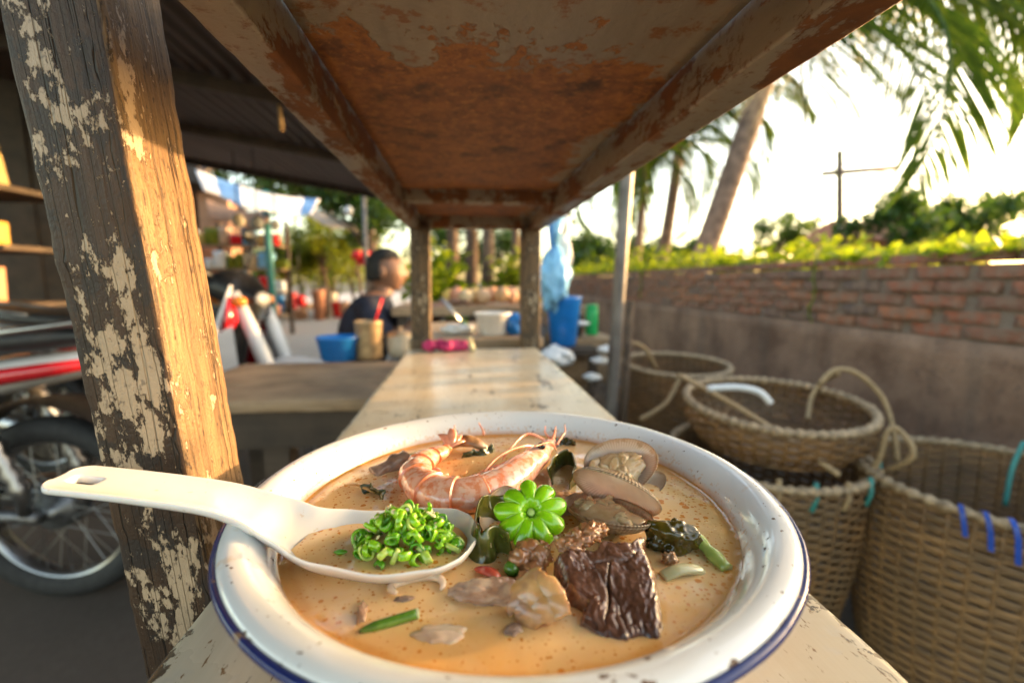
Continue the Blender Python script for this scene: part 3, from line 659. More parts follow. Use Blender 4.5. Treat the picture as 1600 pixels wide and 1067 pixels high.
feel([hp + Vector((-.002, -.002, -.002)), hp + Vector((-.012, .000, .004)), hp + Vector((-.020, -.002, .005)), hp + Vector((-.030, -.016, .002)), hp + Vector((-.036, -.022, -.003))], .0011, .0006)
feel([hp + Vector((-.004, -.006, -.004)), hp + Vector((-.022, -.024, .006)), hp + Vector((-.040, -.040, .006)), hp + Vector((-.052, -.054, -.001))], .0010, .0006)
feel([hp + Vector((.001, -.006, -.004)), hp + Vector((-.006, -.020, .006)), hp + Vector((-.018, -.036, .010))], .0007, .0004)
feel([at(756, 680, z=ZS + .004), at(754, 672, z=ZS + .007), at(750, 664, z=ZS + .010), at(748, 660, z=ZS + .012)], .0009, .0004)
feel([at(712, 682, z=ZS + .002), at(711, 675, z=ZS + .007), at(710, 664, z=ZS + .012)], .0009, .0004)
for k, (s, d) in enumerate(((.22, .010), (.26, .013), (.30, .014), (.34, .015), (.38, .015), (.44, .012), (.50, .012), (.56, .011), (.62, .010), (.69, .009))):
    b = sp[int(s * (NSH - 1))]; inw = (cen - b); inw.z = 0; inw.normalize()
    feel([b + inw * .006 + Vector((0, 0, .002)), b + inw * (.006 + d * .5) + Vector((.002, 0, .004)), b + inw * (.006 + d) + Vector((-.001, .003, -.001 - .001 * k))], .0014, .0005, nm='leg')
mb = MB(); mb.blob(at(846, 697, z=ZS + .0165), (.0024, .0024, .0024), .02, 1, 3); mb.build('eye', M['eye'], shr)
te = sp[-1]
for k, (dx, dy, dz, L) in enumerate(((.001, .015, .007, .020), (.007, .013, .003, .019), (-.006, .012, .004, .018), (.011, .008, .001, .016))):
    d = Vector((dx, dy, dz)).normalized(); mb = MB(); pts = [te - d * .002 + d * L * u for u in [i / 8 for i in range(9)]]
    for i in range(9): pts[i] = pts[i] + Vector((.002 * math.sin(i * .4), 0, .0025 * math.sin(i * .38)))
    mb.tube(pts, [.0015, .0022, .0029, .0033, .0034, .0032, .0027, .0018, .0006], 8, flat=.28); mb.build('tail_fin', M['shrimp_red'], shr)

# ------------------------------------------------------------------ clams, mussel
def valve(mb, pos, F, a, b, dep, th=.0006, seed=0):
    def pt(r, k, lay):
        an = 2 * math.pi * k / 56; rx = a * (1 + .05 * math.cos(an) + .02 * math.cos(3 * an)); ry = b * (1 - .10 * math.sin(an))
        z = -dep * (1 - r ** 2.2) ** .75 * (1 + .15 * math.sin(an) * (1 - r)) - (th if lay else 0)
        q = Vector((rx * r * math.cos(an), ry * r * math.sin(an), z)); q *= 1 + .006 * noise.noise(q * 300 + Vector((seed, 0, 0)))
        if lay: q.x *= 1.01; q.y *= 1.01
        return Vector(pos) + F @ q
    cols = mb.col or []
    for lay in (0, 1):
        b0 = len(mb.v); nr = 16; vs = [pt(0, 0, lay)]; cc = [(0, 0)]
        for i in range(1, nr + 1):
            r = (i / nr) ** .8
            for k in range(56): vs.append(pt(r, k, lay)); cc.append((r, k / 56))
        fs = [(0, 1 + k, 1 + (k + 1) % 56) for k in range(56)]
        for i in range(nr - 1):
            for k in range(56):
                q = 1 + i * 56; k2 = (k + 1) % 56; fs.append((q + k, q + 56 + k, q + 56 + k2, q + k2))
        if lay: fs = [tuple(reversed(f_)) for f_ in fs]
        mb.add(vs, fs, lay); cols += [Vector((c[0], .5 + .5 * math.cos(2 * math.pi * c[1]), .5 + .5 * math.sin(2 * math.pi * c[1]))) for c in cc]
        if lay:
            o1 = b0 - len(vs) + 1 + (nr - 1) * 56; o2 = b0 + 1 + (nr - 1) * 56
            for k in range(56):
                k2 = (k + 1) % 56; mb.f.append((o1 + k, o2 + k, o2 + k2, o1 + k2)); mb.m.append(1)
    mb.col = cols
SHM = [M['shell_in'], M['shell_out']]
def lumps(name, mat, parent, c, F, rx, ry, rz, n, seed, r0=.0035):
    rr = random.Random(seed); mb = MB()
    mb.blob(c, (rx, ry, rz), .28, 1.8, 4, seed, M=F)
    for k in range(n):
        a = rr.uniform(0, 6.28); q = math.sqrt(rr.random()) * .85
        p = Vector(c) + F @ Vector((rx * q * math.cos(a), ry * q * math.sin(a), rz * (1 - q * q) ** .5 * .75))
        mb.blob(p, (r0 * rr.uniform(.6, 1.5), r0 * rr.uniform(.5, 1.0), r0 * rr.uniform(.4, .8)), .35, 1.8, 3, seed + k, M=Euler((rr.uniform(-.6, .6), rr.uniform(-.6, .6), rr.uniform(0, 3))).to_matrix())
    return mb.build(name, mat, parent)
# single half shell facing the lens, with its flesh
p = at(965, 722, z=ZS + .0105); c1 = empty('clam', (p.x, p.y, ZS), 'round open clam half shell cupping pale flesh, farthest of the clams', 'clam')
F1 = frame((-.34, -.60, .72), (1, -.06, .06)); mb = MB(); valve(mb, p, F1, .0215, .0170, .0075, seed=1); mb.build('shell', SHM, c1)
lumps('flesh', M['clam_meat'], c1, p + F1 @ Vector((-.002, -.003, -.0022)), F1, .0160, .0105, .0042, 16, 21)
# gaping clam with both valves
d = Vector((.030, -.044, -.003)).normalized(); n1 = Vector((-.82, -.56, 0))
c2p = at(946, 800, z=ZS + .0065); c2 = empty('clam', (c2p.x, c2p.y, ZS), 'gaping clam with sunlit orange upper shell beside the green flower', 'clam')
Fl = frame((.02, .10, 1), d); mb = MB(); valve(mb, c2p + Vector((0, 0, .003)), Fl, .0228, .0152, .0100, seed=2); mb.build('shell', SHM, c2, label='lower shell holding the flesh')
hg = c2p - n1 * .014 + Vector((0, 0, .004)); Fu = frame((-.63, -.58, -.50), d)
mb = MB(); valve(mb, at(955, 768, z=ZS + .0155), Fu, .0232, .0145, .0075, seed=3); mb.build('shell', SHM, c2, label='raised upper shell glowing orange in the sun')
lumps('flesh', M['clam_meat'], c2, c2p + Vector((0, 0, -.001)), Fl, .0190, .0115, .0045, 14, 33)
def half_shell(px, py, nrm, along, a, b, dep, label, mats, dz=.004, name='clam_shell', cat='shell'):
    p = at(px, py, z=ZS + dz); mb = MB(); valve(mb, p, frame(nrm, along), a, b, dep, seed=px)
    return mb.build(name, mats, label=label, cat=cat)
half_shell(908, 812, (-.1, -.3, 1), (1, -.3, 0), .0140, .0095, .005, 'empty pale clam shell half sunk just right of the green flower', SHM, .0015)
half_shell(782, 798, (.1, -.45, .9), (.4, 1, .1), .0150, .0100, .006, 'dark-edged clam shell tucked left of the green flower', SHM, .006)
half_shell(1012, 752, (-.2, -.5, .9), (1, .25, 0), .0105, .0072, .004, 'small dark-lipped mussel shell behind the open clams', [M['shell_in'], M['mussel_out']], .003, 'mussel_shell')

# ------------------------------------------------------------------ kelp
def ribbon(name, path, w0, w1, lean, mat, label, cat='kelp', th=.0011, n=44, nw=8, seed=0):
    c = catmull(path, n); mb = MB()
    def f_(u, v):
        i = min(int(round(u * (n - 1))), n - 1); q = c[i]; t = (c[min(i + 1, n - 1)] - c[max(i - 1, 0)]).normalized(); sdv = t.cross(Vector((0, 0, 1))).normalized()
        h = w0 + (w1 - w0) * v; ln_ = lean * (v - .3) * math.sin(u * 5 + seed)
        return q + Vector((0, 0, h)) + sdv * (ln_ + .0018 * noise.noise((u * 6, v * 3, seed))) + Vector((0, 0, .0022 * noise.noise((u * 7 + 3, v, seed))))
    mb.grid(f_, n, nw); o = mb.build(name, mat, label=label, cat=cat)
    md = o.modifiers.new('thick', 'SOLIDIFY'); md.thickness = th; md.offset = 0; sb = o.modifiers.new('sub', 'SUBSURF'); sb.levels = 1; sb.render_levels = 1
    return o
Zk = ZS
def pl(px, py, dz=0.0): q = at(px, py, z=ZS + dz); return Vector((q.x, q.y, ZS + dz))
ribbon('kelp', [pl(790, 812), pl(765, 812), pl(742, 828), pl(732, 856), pl(742, 878), pl(765, 876), pl(778, 862), pl(800, 868)], -.004, .0125, .006, M['kelp2'], 'curled olive kelp strip at the tip of the spoon', seed=2)
ribbon('kelp', [pl(862, 758), pl(868, 738), pl(884, 726), pl(900, 732), pl(902, 752), pl(890, 766)], -.004, .0105, .005, M['kelp'], 'dark folded kelp strip between shrimp and clams', seed=5)
p = at(1052, 842, z=ZS + .004); mb = MB(); Mk = Euler((.1, .15, -.15)).to_matrix()
mb.blob(p, (.0112, .0062, .0088), .30, 1.5, 5, 12, M=Mk)
for q in mb.v: q.z += .0004 * noise.noise(q * 160)
mb.build('kelp', M['kelp_amber'], label='crumpled dark kelp knot right of the gaping clam', cat='kelp')
ribbon('kelp', [pl(722, 716), pl(738, 712), pl(756, 712), pl(772, 705)], -.002, .0045, .003, M['leafdark'], 'thin dark kelp sliver inside the curl of the shrimp', seed=7)
ribbon('kelp', [pl(862, 700), pl(880, 694), pl(900, 696)], -.002, .004, .004, M['kelp'], 'small dark kelp scrap beyond the shrimp head', seed=9)

# ------------------------------------------------------------------ beef slice
BLc, BRc, FRc, FLc = at(866, 862, z=ZS + .0125), at(1012, 826, z=ZS + .0165), at(1042, 992, z=ZS + .001), at(925, 1002, z=ZS - .001)
mb = MB(); NB = 70
def beef(u, v):
    eu = min(u, 1 - u); ev = min(v, 1 - v); q = BLc.lerp(BRc, u).lerp(FLc.lerp(FRc, u), v)
    q += (BRc - BLc).normalized() * (.0052 * noise.noise((u * .5, v * 4, 1)) + .0008 * noise.noise((u * .4, v * 19, 4))) * (1 if u in (0, 1) or eu < .2 else .5)
    q += (FLc - BLc).normalized() * (.0050 * noise.noise((u * 4.5, v * .5, 2)) + .0010 * noise.noise((u * 21, v * .4, 5))) * (1 if ev < .2 else .5)
    z = .0020 * noise.noise((u * 3, v * 3, 3)) + .0006 * noise.noise((u * 13 + 2 * noise.noise((v * 3, u, 0)), v * 11, 6)) + .0004 * noise.noise((u * 30, v * 30, 7)) + .0022 * max(0, 1 - abs(v - .06) / .08) * noise.noise((u * 9, 2, 2))
    cr = .655 - .48 * v + .02 * noise.noise((v * 7, 0, 0)); wd = .016 * max(0, min(1, (v - .22) / .2)) * max(0, min(1, (.84 - v) / .3))
    if wd > 0: z -= .0068 * max(0, 1 - abs(u - cr) / wd) ** .7
    c2_ = .30 + .25 * v; z -= .0007 * max(0, 1 - abs(u - c2_) / .02)
    z -= .0012 * max(0, 1 - abs(v - (.24 + .12 * noise.noise((u * 4, 9, 9)))) / .025) * (1 if u > .35 else .3)
    ed = max(0, 1 - min(eu, ev) / .09); z -= .0040 * ed ** 2
    q.z += z; return q
mb.grid(beef, NB, NB)
brd = [i * NB for i in range(NB)] + [(NB - 1) * NB + j for j in range(NB)] + [i * NB + NB - 1 for i in reversed(range(NB))] + [j for j in reversed(range(NB))]
b0 = len(mb.v); cenb = (BLc + FRc) / 2
mb.v += [Vector((mb.v[i].x + (mb.v[i].x - cenb.x) * .02, mb.v[i].y + (mb.v[i].y - cenb.y) * .02, min(mb.v[i].z - .009, ZS - .004))) for i in brd]
nb = len(brd); mb.f += [(brd[k], b0 + k, b0 + (k + 1) % nb, brd[(k + 1) % nb]) for k in range(nb)]; mb.m += [0] * nb
mb.build('beef_slice', M['beef'], label='thick dark brown slice of braised beef with a deep split', cat='meat')
mb = MB(); p = at(905, 842, z=ZS + .012)
for k, (dx, dy, dz, r) in enumerate(((0, 0, 0, .0042), (-.005, -.003, -.001, .0036), (.005, .002, .0015, .0040), (-.002, -.006, -.003, .0030), (.009, .004, .001, .0034))): mb.blob(p + Vector((dx, dy, dz)), (r * 1.2, r, r * .8), .6, 2.4, 4, k)
mb.build('beef_gristle', M['tendon'], label='knobbly glazed gristle on top edge of the beef slice', cat='meat')
# tendon, pork and skin
mb = MB(); p = at(828, 882, z=ZS + .003)
for k, (dx, dy, dz, r) in enumerate(((0, .004, .0035, .0052), (-.004, .001, .002, .0045), (.004, .000, .003, .0044), (.001, -.005, .000, .0042), (-.003, -.008, -.001, .0036), (.006, .007, .002, .0036))): mb.blob(p + Vector((dx, dy, dz)), (r, r, r), .3, 1.7, 4, k + 9)
mb.build('tendon_chunk', M['tendon'], label='glossy knobbly tendon chunk below the green flower', cat='meat')
p = at(768, 928, z=ZS); mb = MB(); mb.blob(p, (.0150, .0065, .0052), .3, 1.8, 5, 4, M=Euler((0, 0, -.1)).to_matrix())
for q in mb.v: q += Vector((0, 0, .0006)) * noise.noise(q * 500)
mb.build('pork_chunk', M['pork'], label='long pinkish pork chunk half sunk left of the skin piece', cat='meat')
mb = MB(); A_, B_, C_, D_ = at(800, 940, z=ZS + .002), at(862, 900, z=ZS + .0105), at(892, 958, z=ZS + .002), at(835, 972, z=ZS - .002)
def skn(u, v):
    q = A_.lerp(B_, u).lerp(D_.lerp(C_, u), v); q.z += .0014 * noise.noise((u * 3, v * 3, 2)) + .0003 * noise.noise((u * 15, v * 15, 5)) + .002 * math.sin(math.pi * u) * math.sin(math.pi * v); q.x += .0016 * noise.noise((v * 4, u * .5, 1)); q.y += .0016 * noise.noise((u * 4, v * .5, 7)); return q
mb.grid(skn, 26, 26); o = mb.build('pork_skin', M['skin'], label='folded tan pork skin piece touching the beef slice', cat='meat'); md = o.modifiers.new('thick', 'SOLIDIFY'); md.thickness = .0055; md.offset = -1; sb = o.modifiers.new('sub', 'SUBSURF'); sb.levels = 1; sb.render_levels = 1
def lump(name, px, py, r, rz, mat, label, cat, dz=0.0, amp=.3, seed=1, sc=1.8):
    p = at(px, py, z=ZS + dz); mb = MB(); mb.blob(p, r, amp, sc, 4, seed, M=Euler((0, 0, rz)).to_matrix()); return mb.build(name, mat, label=label, cat=cat)
lump('pork_scrap', 688, 992, (.0090, .0042, .0022), -.1, M['squid'], 'pale pork scrap surfacing near the front rim', 'meat', -.0006, .3, 5)
lump('pork_scrap', 802, 984, (.0032, .0022, .0018), .3, M['greypork'], 'tiny grey meat scrap below the pork skin', 'meat', 0, .3, 6)
lump('pork_scrap', 566, 958, (.0018, .0050, .0022), .15, M['pork'], 'small pink meat sliver left of the spring onion stalk', 'meat', 0, .3, 8)
lump('pork_scrap', 632, 936, (.0034, .0016, .0012), 0, M['greypork'], 'faint grey scrap between the squid ring and the spring onion', 'meat', -.0002, .3, 9)
p = at(613, 728, z=ZS + .001); mb = MB(); mb.beam(p + Vector((-.011, -.007, -.003)), p + Vector((.009, .006, .004)), .012, .008, .0025, 20, .0012, seed=4); mb.build('offal_piece', M['greypork'], label='grey-brown offal piece floating left of the shrimp tail', cat='meat', sub=1)
mb = MB(); c = catmull([pl(690, 701), pl(712, 690, .005), pl(735, 689, .007), pl(752, 696, .004), pl(764, 703, 0)], 20); mb.tube(c, [.002, .0035, .0045, .005, .0055, .006, .006, .006, .006, .0058, .0055, .005, .005, .0048, .0045, .004, .0036, .003, .0024, .0015], 10, flat=.7); 
for q in mb.v: q.z += .001 * noise.noise(q * 260)
mb.build('mushroom_slice', M['mushroom'], label='golden brown mushroom slice behind the shrimp', cat='mushroom', sub=1)
mb = MB(); c = catmull([pl(640, 712), pl(665, 707, .0012), pl(690, 705, .0012)], 12); mb.tube(c, .0016, 8); mb.build('pale_stalk', M['celery_pale'], label='thin pale stalk floating above the grey offal piece', cat='vegetable')
# squid ring, chilli, spring onion, celery
mb = MB(); c = [at(652, 920, z=ZS) + Vector((.0098 * math.cos(a), .0055 * math.sin(a), .0012 + .0006 * math.sin(2 * a))) for a in [R(-25 + 250 * i / 24) for i in range(25)]]; mb.tube(c, [.0006 + .0013 * math.sin(math.pi * i / 24) ** .5 for i in range(25)], 8); mb.build('squid_ring', M['squid'], label='thin pale squid ring floating below the spoon', cat='squid')
mb = MB(); c = catmull([pl(742, 888, .001), pl(760, 891, .003), pl(775, 899, .003), pl(781, 908, .001)], 14); mb.tube(c, [.0008, .0014, .002, .0024, .0026, .0026, .0026, .0025, .0024, .0022, .002, .0017, .0013, .0008], 8, flat=.55); mb.build('chilli_piece', M['chilli_red'], label='curved red chilli piece above the pork chunk', cat='chilli')
mb = MB(); p = at(800, 888, z=ZS + .003); mb.tube([p + Vector((-.002, -.002, -.002)), p + Vector((.0015, .0015, .002))], .0036, 14); mb.build('spring_onion_bit', M['onion'], label='short bright spring onion bit beside the tendon chunk', cat='spring onion', sub=1)
so_ = empty('spring_onion_stalk', at(608, 972, z=ZS), 'dark green spring onion stalk floating near the front of the basin', 'spring onion')
a_, b_ = at(561, 986, z=ZS + .0004), at(652, 958, z=ZS + .0016); mb = MB(); c = [a_.lerp(b_, i / 12) for i in range(13)]; mb.tube(c, [.0006, .0011, .0014] + [.0017] * 10, 12); mb.build('stem', M['onion'], so_)
mb = MB(); dd = (b_ - a_).normalized(); mb.tube([b_ - dd * .0003, b_ + dd * .0006], [.00178, .0016], 12); mb.build('cut_end', M['onion_cut'], so_)
mb = MB(); c = [at(1086, 838, z=ZS + .003).lerp(at(1136, 888, z=ZS + .001), i / 12) for i in range(13)]; mb.tube(c, [.0030 + .0004 * math.sin(i) for i in range(13)], 12, flat=.8); mb.build('celery_stick', M['celery'], label='bright green celery stick running to the right rim', cat='celery')
mb = MB(); c = catmull([pl(1034, 902), pl(1060, 890, .002), pl(1085, 889, .001), pl(1098, 892, -.001)], 16); mb.tube(c, [.0030] * 14 + [.0025, .001], 12, flat=.6); mb.build('celery_stick', M['celery_pale'], label='pale celery stick curving out beside the beef', cat='celery', sub=1)
mb = MB(); c = catmull([pl(838, 822, .004), pl(852, 835, .004), pl(870, 838, .003)], 12); mb.tube(c, .0030, 10, flat=.6); mb.build('celery_stick', M['celery_pale'], label='short pale stalk under the right side of the green flower', cat='celery', sub=1)
lump('mushroom_bit', 1047, 872, (.0030, .0022, .0026), .2, M['mushroom'], 'small brown mushroom bit below the kelp knot', 'mushroom', .002, .5, 14, 2.5)
mb = MB(); c = catmull([pl(538, 757, .001), pl(556, 757, .0025), pl(572, 762, .003), pl(585, 770, .002)], 14); mb.tube(c, [.0006, .0009, .001, .0012, .0013, .0014, .0015, .0016, .0016, .0015, .0013, .001, .0008, .0005], 8, flat=.4); lf = mb.build('leaf_scrap', M['leafbrown'], label='thin brown leaf scrap floating above the spoon neck', cat='leaf')
ribbon('leaf_scrap', [pl(570, 772), pl(580, 768), pl(590, 772), pl(600, 780)], -.002, .0048, .005, M['leafdark'], 'dark green curled leaf scrap above the spoon', 'leaf', seed=11, n=24)
# film of meat and broth between shrimp and clam
lump('mushroom_bit', 880, 778, (.0090, .0050, .0030), .1, M['mushroom'], 'brown mushroom piece between green flower and gaping clam', 'mushroom', .001, .4, 17, 2.2)
lump('pork_scrap', 838, 722, (.0070, .0040, .0055), 1.2, M['greypork'], 'grey scrap just behind the flower by the shrimp', 'meat', .001, .35, 18)

# ------------------------------------------------------------------ green flower
fc = at(830, 797, z=ZS + .0165); fl = empty('green_flower', (fc.x, fc.y, ZS), 'bright green flower-shaped slice with scalloped petals in the middle', 'garnish')
Ff = frame((-.06, -.62, .78), (1, 0, 0)); NP = 9; mb = MB(); nr = 22; nt = 180; Rf = .0158
def fpt(r, k, lay):
    a = 2 * math.pi * k / nt; ph = (a * NP / (2 * math.pi) + .25) % 1.0; pet = math.sin(math.pi * ph) ** .42
    irr = 1 + .05 * math.sin(a * 2 + 1) + .03 * math.sin(a * 5)
    rad = Rf * irr * (1 + .05 * noise.noise((int(a * NP / (2 * math.pi) + .25) % NP, 3.3, 1))) * (.765 + .235 * pet * (1 - .10 * abs(2 * ph - 1))) * r
    z = .0005 * pet * r - .0046 * math.exp(-(r / .22) ** 2) - .0030 * r ** 3.2 + .0013 * (r * (1 - r)) * 4
    z -= .0008 * (1 - math.sin(math.pi * ph) ** .5) * min(1, r * 2.5) * (.3 + .7 * r)
    if lay: z -= .0058 * (1 - .35 * r ** 4); rad *= .93
    return fc + Ff @ Vector((rad * math.cos(a), rad * math.sin(a), z))
for lay in (0, 1):
    vs = [fpt(0, 0, lay)]; fs = [(0, 1 + k, 1 + (k + 1) % nt) for k in range(nt)]
    for i in range(1, nr + 1):
        for k in range(nt): vs.append(fpt(i / nr, k, lay))
    for i in range(nr - 1):
        for k in range(nt):
            q = 1 + i * nt; k2 = (k + 1) % nt; fs.append((q + k, q + nt + k, q + nt + k2, q + k2))
    if lay: fs = [tuple(reversed(f_)) for f_ in fs]
    mb.add(vs, fs)
o1 = 1 + (nr - 1) * nt; o2 = 1 + nr * nt + o1
for k in range(nt):
    k2 = (k + 1) % nt; mb.f.append((o1 + k, o2 + k, o2 + k2, o1 + k2)); mb.m.append(0)
mb.build('petals', M['flower'], fl)
mb = MB(); mb.blob(fc + Ff @ Vector((0, 0, -.0022)), (.0018, .0018, .0015), .1, 2, 3, 2, M=Ff); mb.build('centre_bud', M['bud'], fl)

# ------------------------------------------------------------------ brick wall on the right
WX = 1.80; ZWT = CZ + .081; ZPL = CZ - .212
wall = empty('brick_wall', (WX, 6, 0), 'low old brick wall with cement render below, right of the baskets', 'wall')
mb = MB(); mb.box((WX + .14, 8, ZWT / 2 - .01), (.236, 20, ZWT - .02)); mb.build('mortar_core', M['mortar'], wall, smooth=False)
mb = MB(); mb.grid(lambda u, v: Vector((WX - .008 + .006 * noise.noise((u * 40, v * 3, 1)), -2 + 20 * u, ZPL * v + .006 * noise.noise((u * 60, 0, 3)) * (v == 1))), 220, 12)
o = mb.build('cement_render', M['render'], wall); md = o.modifiers.new('thick', 'SOLIDIFY'); md.thickness = .02; md.offset = 1
bmesh_b = []
for k in range(4):
    mb = MB(); mb.beam((0, 0, 0), (0, .215, 0), .10, .054, .004, 8, .0035, seed=k * 5); o = mb.build('brick', M['brick'], loc=(0, 0, 0)); bmesh_b.append(o.data); bpy.data.objects.remove(o)
rr = random.Random(3)
for c in range(6):
    y = .1 + (.115 if c % 2 else 0)
    while y < 9.5:
        o = bpy.data.objects.new('brick', rr.choice(bmesh_b)); COL.objects.link(o); o.parent = wall
        o.location = Vector((WX + .048 + rr.uniform(-.008, .016), y, ZPL + .028 + c * .0545)) - wall.location
        o.rotation_euler = (rr.uniform(-.012, .012), 0, rr.uniform(-.02, .02)); o.scale = (1, rr.uniform(.80, 1.02), (.80 if c < 5 else .7) * rr.uniform(.92, 1.06))
        y += .229
# creeper along the wall top
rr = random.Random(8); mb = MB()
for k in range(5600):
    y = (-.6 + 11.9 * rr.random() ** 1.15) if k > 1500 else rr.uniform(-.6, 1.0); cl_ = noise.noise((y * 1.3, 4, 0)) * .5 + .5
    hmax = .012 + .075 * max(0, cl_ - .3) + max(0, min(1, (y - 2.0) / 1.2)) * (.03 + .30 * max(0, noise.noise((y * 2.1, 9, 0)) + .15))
    if y < 1.0: hmax = (.14 if y < .63 else .095) + .03 * noise.noise((y * 9, 2, 0))  # dense tall clump added out of view to shade the basin from sun
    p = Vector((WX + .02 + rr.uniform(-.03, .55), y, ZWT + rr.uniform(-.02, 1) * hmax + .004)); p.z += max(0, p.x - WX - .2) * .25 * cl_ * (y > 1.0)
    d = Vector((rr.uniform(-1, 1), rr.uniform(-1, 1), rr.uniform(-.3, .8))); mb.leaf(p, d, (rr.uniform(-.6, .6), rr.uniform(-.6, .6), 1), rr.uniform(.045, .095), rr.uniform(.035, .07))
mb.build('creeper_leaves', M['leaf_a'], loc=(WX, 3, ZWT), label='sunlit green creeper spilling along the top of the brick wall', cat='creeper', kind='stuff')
for y0, x0, L in ((4.4, -.02, .28), (2.15, -.015, .32)):
    mb = MB(); c = [Vector((WX + x0 - .01 + .006 * math.sin(i * 1.3), y0 + .012 * math.sin(i), ZWT + .03 - L * i / 10)) for i in range(11)]; mb.tube(c, .004, 6)
    for i in range(1, 10, 2): mb.leaf(c[i], (-.3, rr.uniform(-1, 1), -.4), (0, 0, 1), .03, .02)
    mb.build('creeper_runner', M['leaf_a'], label='thin creeper runner hanging down the ' + ('far' if y0 > 3 else 'near') + ' brickwork', cat='creeper')

# ------------------------------------------------------------------ baskets
def basket(c, r0, r1, h, tilt, label, seed=0, ns=44, rows=None, group='bamboo baskets by the wall', bulge=.03):
    c = Vector(c); rt = empty('bamboo_basket', c, label, 'basket', group); rows = rows or int(h / .0115)
    Rm = Matrix.Rotation(tilt[0], 3, 'X') @ Matrix.Rotation(tilt[1], 3, 'Y')
    rad = lambda z: r0 + (r1 - r0) * (z / h) ** .8 + bulge * math.sin(math.pi * z / h)
    mb = MB(); nt = ns * 4
    for k in range(rows):
        z = h * (k + .5) / rows; hw = h / rows * .42; b0 = len(mb.v); sq = noise.noise((k * 3.1, seed, 0)) * .003
        vs = []
        for i in range(nt):
            a = 2 * math.pi * i / nt; w_ = .0048 * math.cos(ns / 2 * a + math.pi * (k % 2)) * 1.0
            for dz, dr in ((-hw, -.0012), (0, .0022), (hw, -.0012)):
                r = rad(z + dz) + w_ + dr + sq; zz = z + dz + .002 * noise.noise((math.cos(a) * 3, math.sin(a) * 3, k * .7 + seed)); vs.append(c + Rm @ Vector((r * math.cos(a), r * math.sin(a), zz)))
        fs = []
        for i in range(nt):
            i2 = (i + 1) % nt
            for j in (0, 1): fs.append((i * 3 + j, i2 * 3 + j, i2 * 3 + j + 1, i * 3 + j + 1))
        mb.add(vs, fs)
    mb.build('woven_splints', M['bamboo'], rt, kind='stuff')
    mb = MB()
    for i in range(ns):
        a = 2 * math.pi * (i + .5) / ns; mb.tube([c + Rm @ Vector(((rad(h * t / 8) - .001) * math.cos(a), (rad(h * t / 8) - .001) * math.sin(a), h * t / 8)) for t in range(9)], .0055, 5, flat=.5)
    mb.build('stakes', M['bamboo'], rt, kind='stuff')
    mb = MB(); pts = []; rads_ = []
    for i in range(241):
        a = 2 * math.pi * i / 240; pts.append(c + Rm @ Vector((rad(h) * math.cos(a), rad(h) * math.sin(a), h + .004))); rads_.append(.0105 + .0030 * math.sin(a * 60) + .002 * noise.noise((a * 5, seed, 1)))
    mb.tube(pts, rads_, 8, caps=False); mb.build('rim', M['bamboo_pale'], rt)
    mb = MB(); mb.lathe([(0, .012), (rad(.01) - .003, .012), (rad(.01), .004)], (0, 0, 0), 32); mb.v = [c + Rm @ q for q in mb.v]; mb.build('base', M['bamboo'], rt)
    return rt, Rm, rad
def handle(rt, pts, r, mat, name='handle', n=24, label=None):
    mb = MB(); mb.tube(catmull(pts, n), r, 8); return mb.build(name, mat, rt, label=label)
# near right
b1, R1, rad1 = basket((1.28, .90, 0), .245, .285, .475, (0, 0), 'large bamboo basket with blue tape on its rim, nearest on the right', 1, bulge=.012)
handle(b1, [Vector((1.01, 1.02, .42)), at(1372, 720, x=1.03), at(1385, 675, x=1.04), at(1405, 672, x=1.06), at(1425, 715, x=1.06), Vector((1.06, 1.06, .42))], .0072, M['rope'], 'rope_handle')
for k, (px, py) in enumerate(((1480, 800), (1512, 822), (1560, 850))):
    q = at(px, py, z=.475); a = math.atan2(q.y - .90, q.x - 1.28); mb = MB()
    prf = [(-.014, -.03), (-.0150, -.004), (-.011, .009), (0, .0145), (.011, .010), (.0155, 0), (.0165, -.02), (.018, -.045 - .012 * k)]
    mb.grid(lambda u, v: Vector((1.28 + (.285 + prf[int(round(u * 7))][0]) * math.cos(a + (v - .5) * .030 + .10 * u), .90 + (.285 + prf[int(round(u * 7))][0]) * math.sin(a + (v - .5) * .030 + .10 * u), .479 + prf[int(round(u * 7))][1])), 8, 4)
    mb.build('blue_tape', M['blue_tape'], b1)
c = catmull([at(1600, 690, y=.98), at(1582, 730, y=.97), at(1570, 790, y=.96)], 10); mb = MB(); mb.tube(c, .006, 6); mb.build('teal_tie', M['teal_tie'], b1)
# middle pair: deep one below, shallow one tipped on top
cm = at(1218, 640, y=1.16); 
b2, R2, rad2 = basket((cm.x - .02, cm.y + .02, 0), .19, .25, .465, (.02, -.02), 'deep bamboo basket with teal ties, bottom of the middle stack', 2, bulge=.01)
for k in range(9):
    a = R(190 + 17 * k); mb = MB(); p = Vector((cm.x - .02 + .262 * math.cos(a), cm.y + .02 + .262 * math.sin(a), .465)); mb.tube([p + Vector((0, 0, .02)), p + Vector((.006, 0, -.02)), p + Vector((-.006, 0, -.05))], .006, 6); mb.build('teal_tie', M['teal_tie'] if k % 2 == 0 else M['rope'], b2)
b3, R3, rad3 = basket((cm.x, cm.y + .03, .488), .18, .235, .115, (.07, -.02), 'shallow bamboo basket tipped forward on top of the middle stack', 3, bulge=.022)
rimc = Vector((cm.x, cm.y, .60))
handle(b3, [at(1280, 600, y=cm.y - .02), at(1305, 578, y=cm.y - .02), at(1340, 584, y=cm.y - .03), at(1378, 620, y=cm.y - .06), at(1395, 670, y=cm.y - .1), at(1402, 720, y=cm.y - .12)], .0072, M['rope'], 'rope_handle')
handle(b3, [at(1262, 655, y=cm.y + .05), at(1268, 620, y=cm.y + .1), at(1285, 597, y=cm.y + .1), at(1310, 583, y=cm.y)], .0072, M['rope'], 'rope_handle')
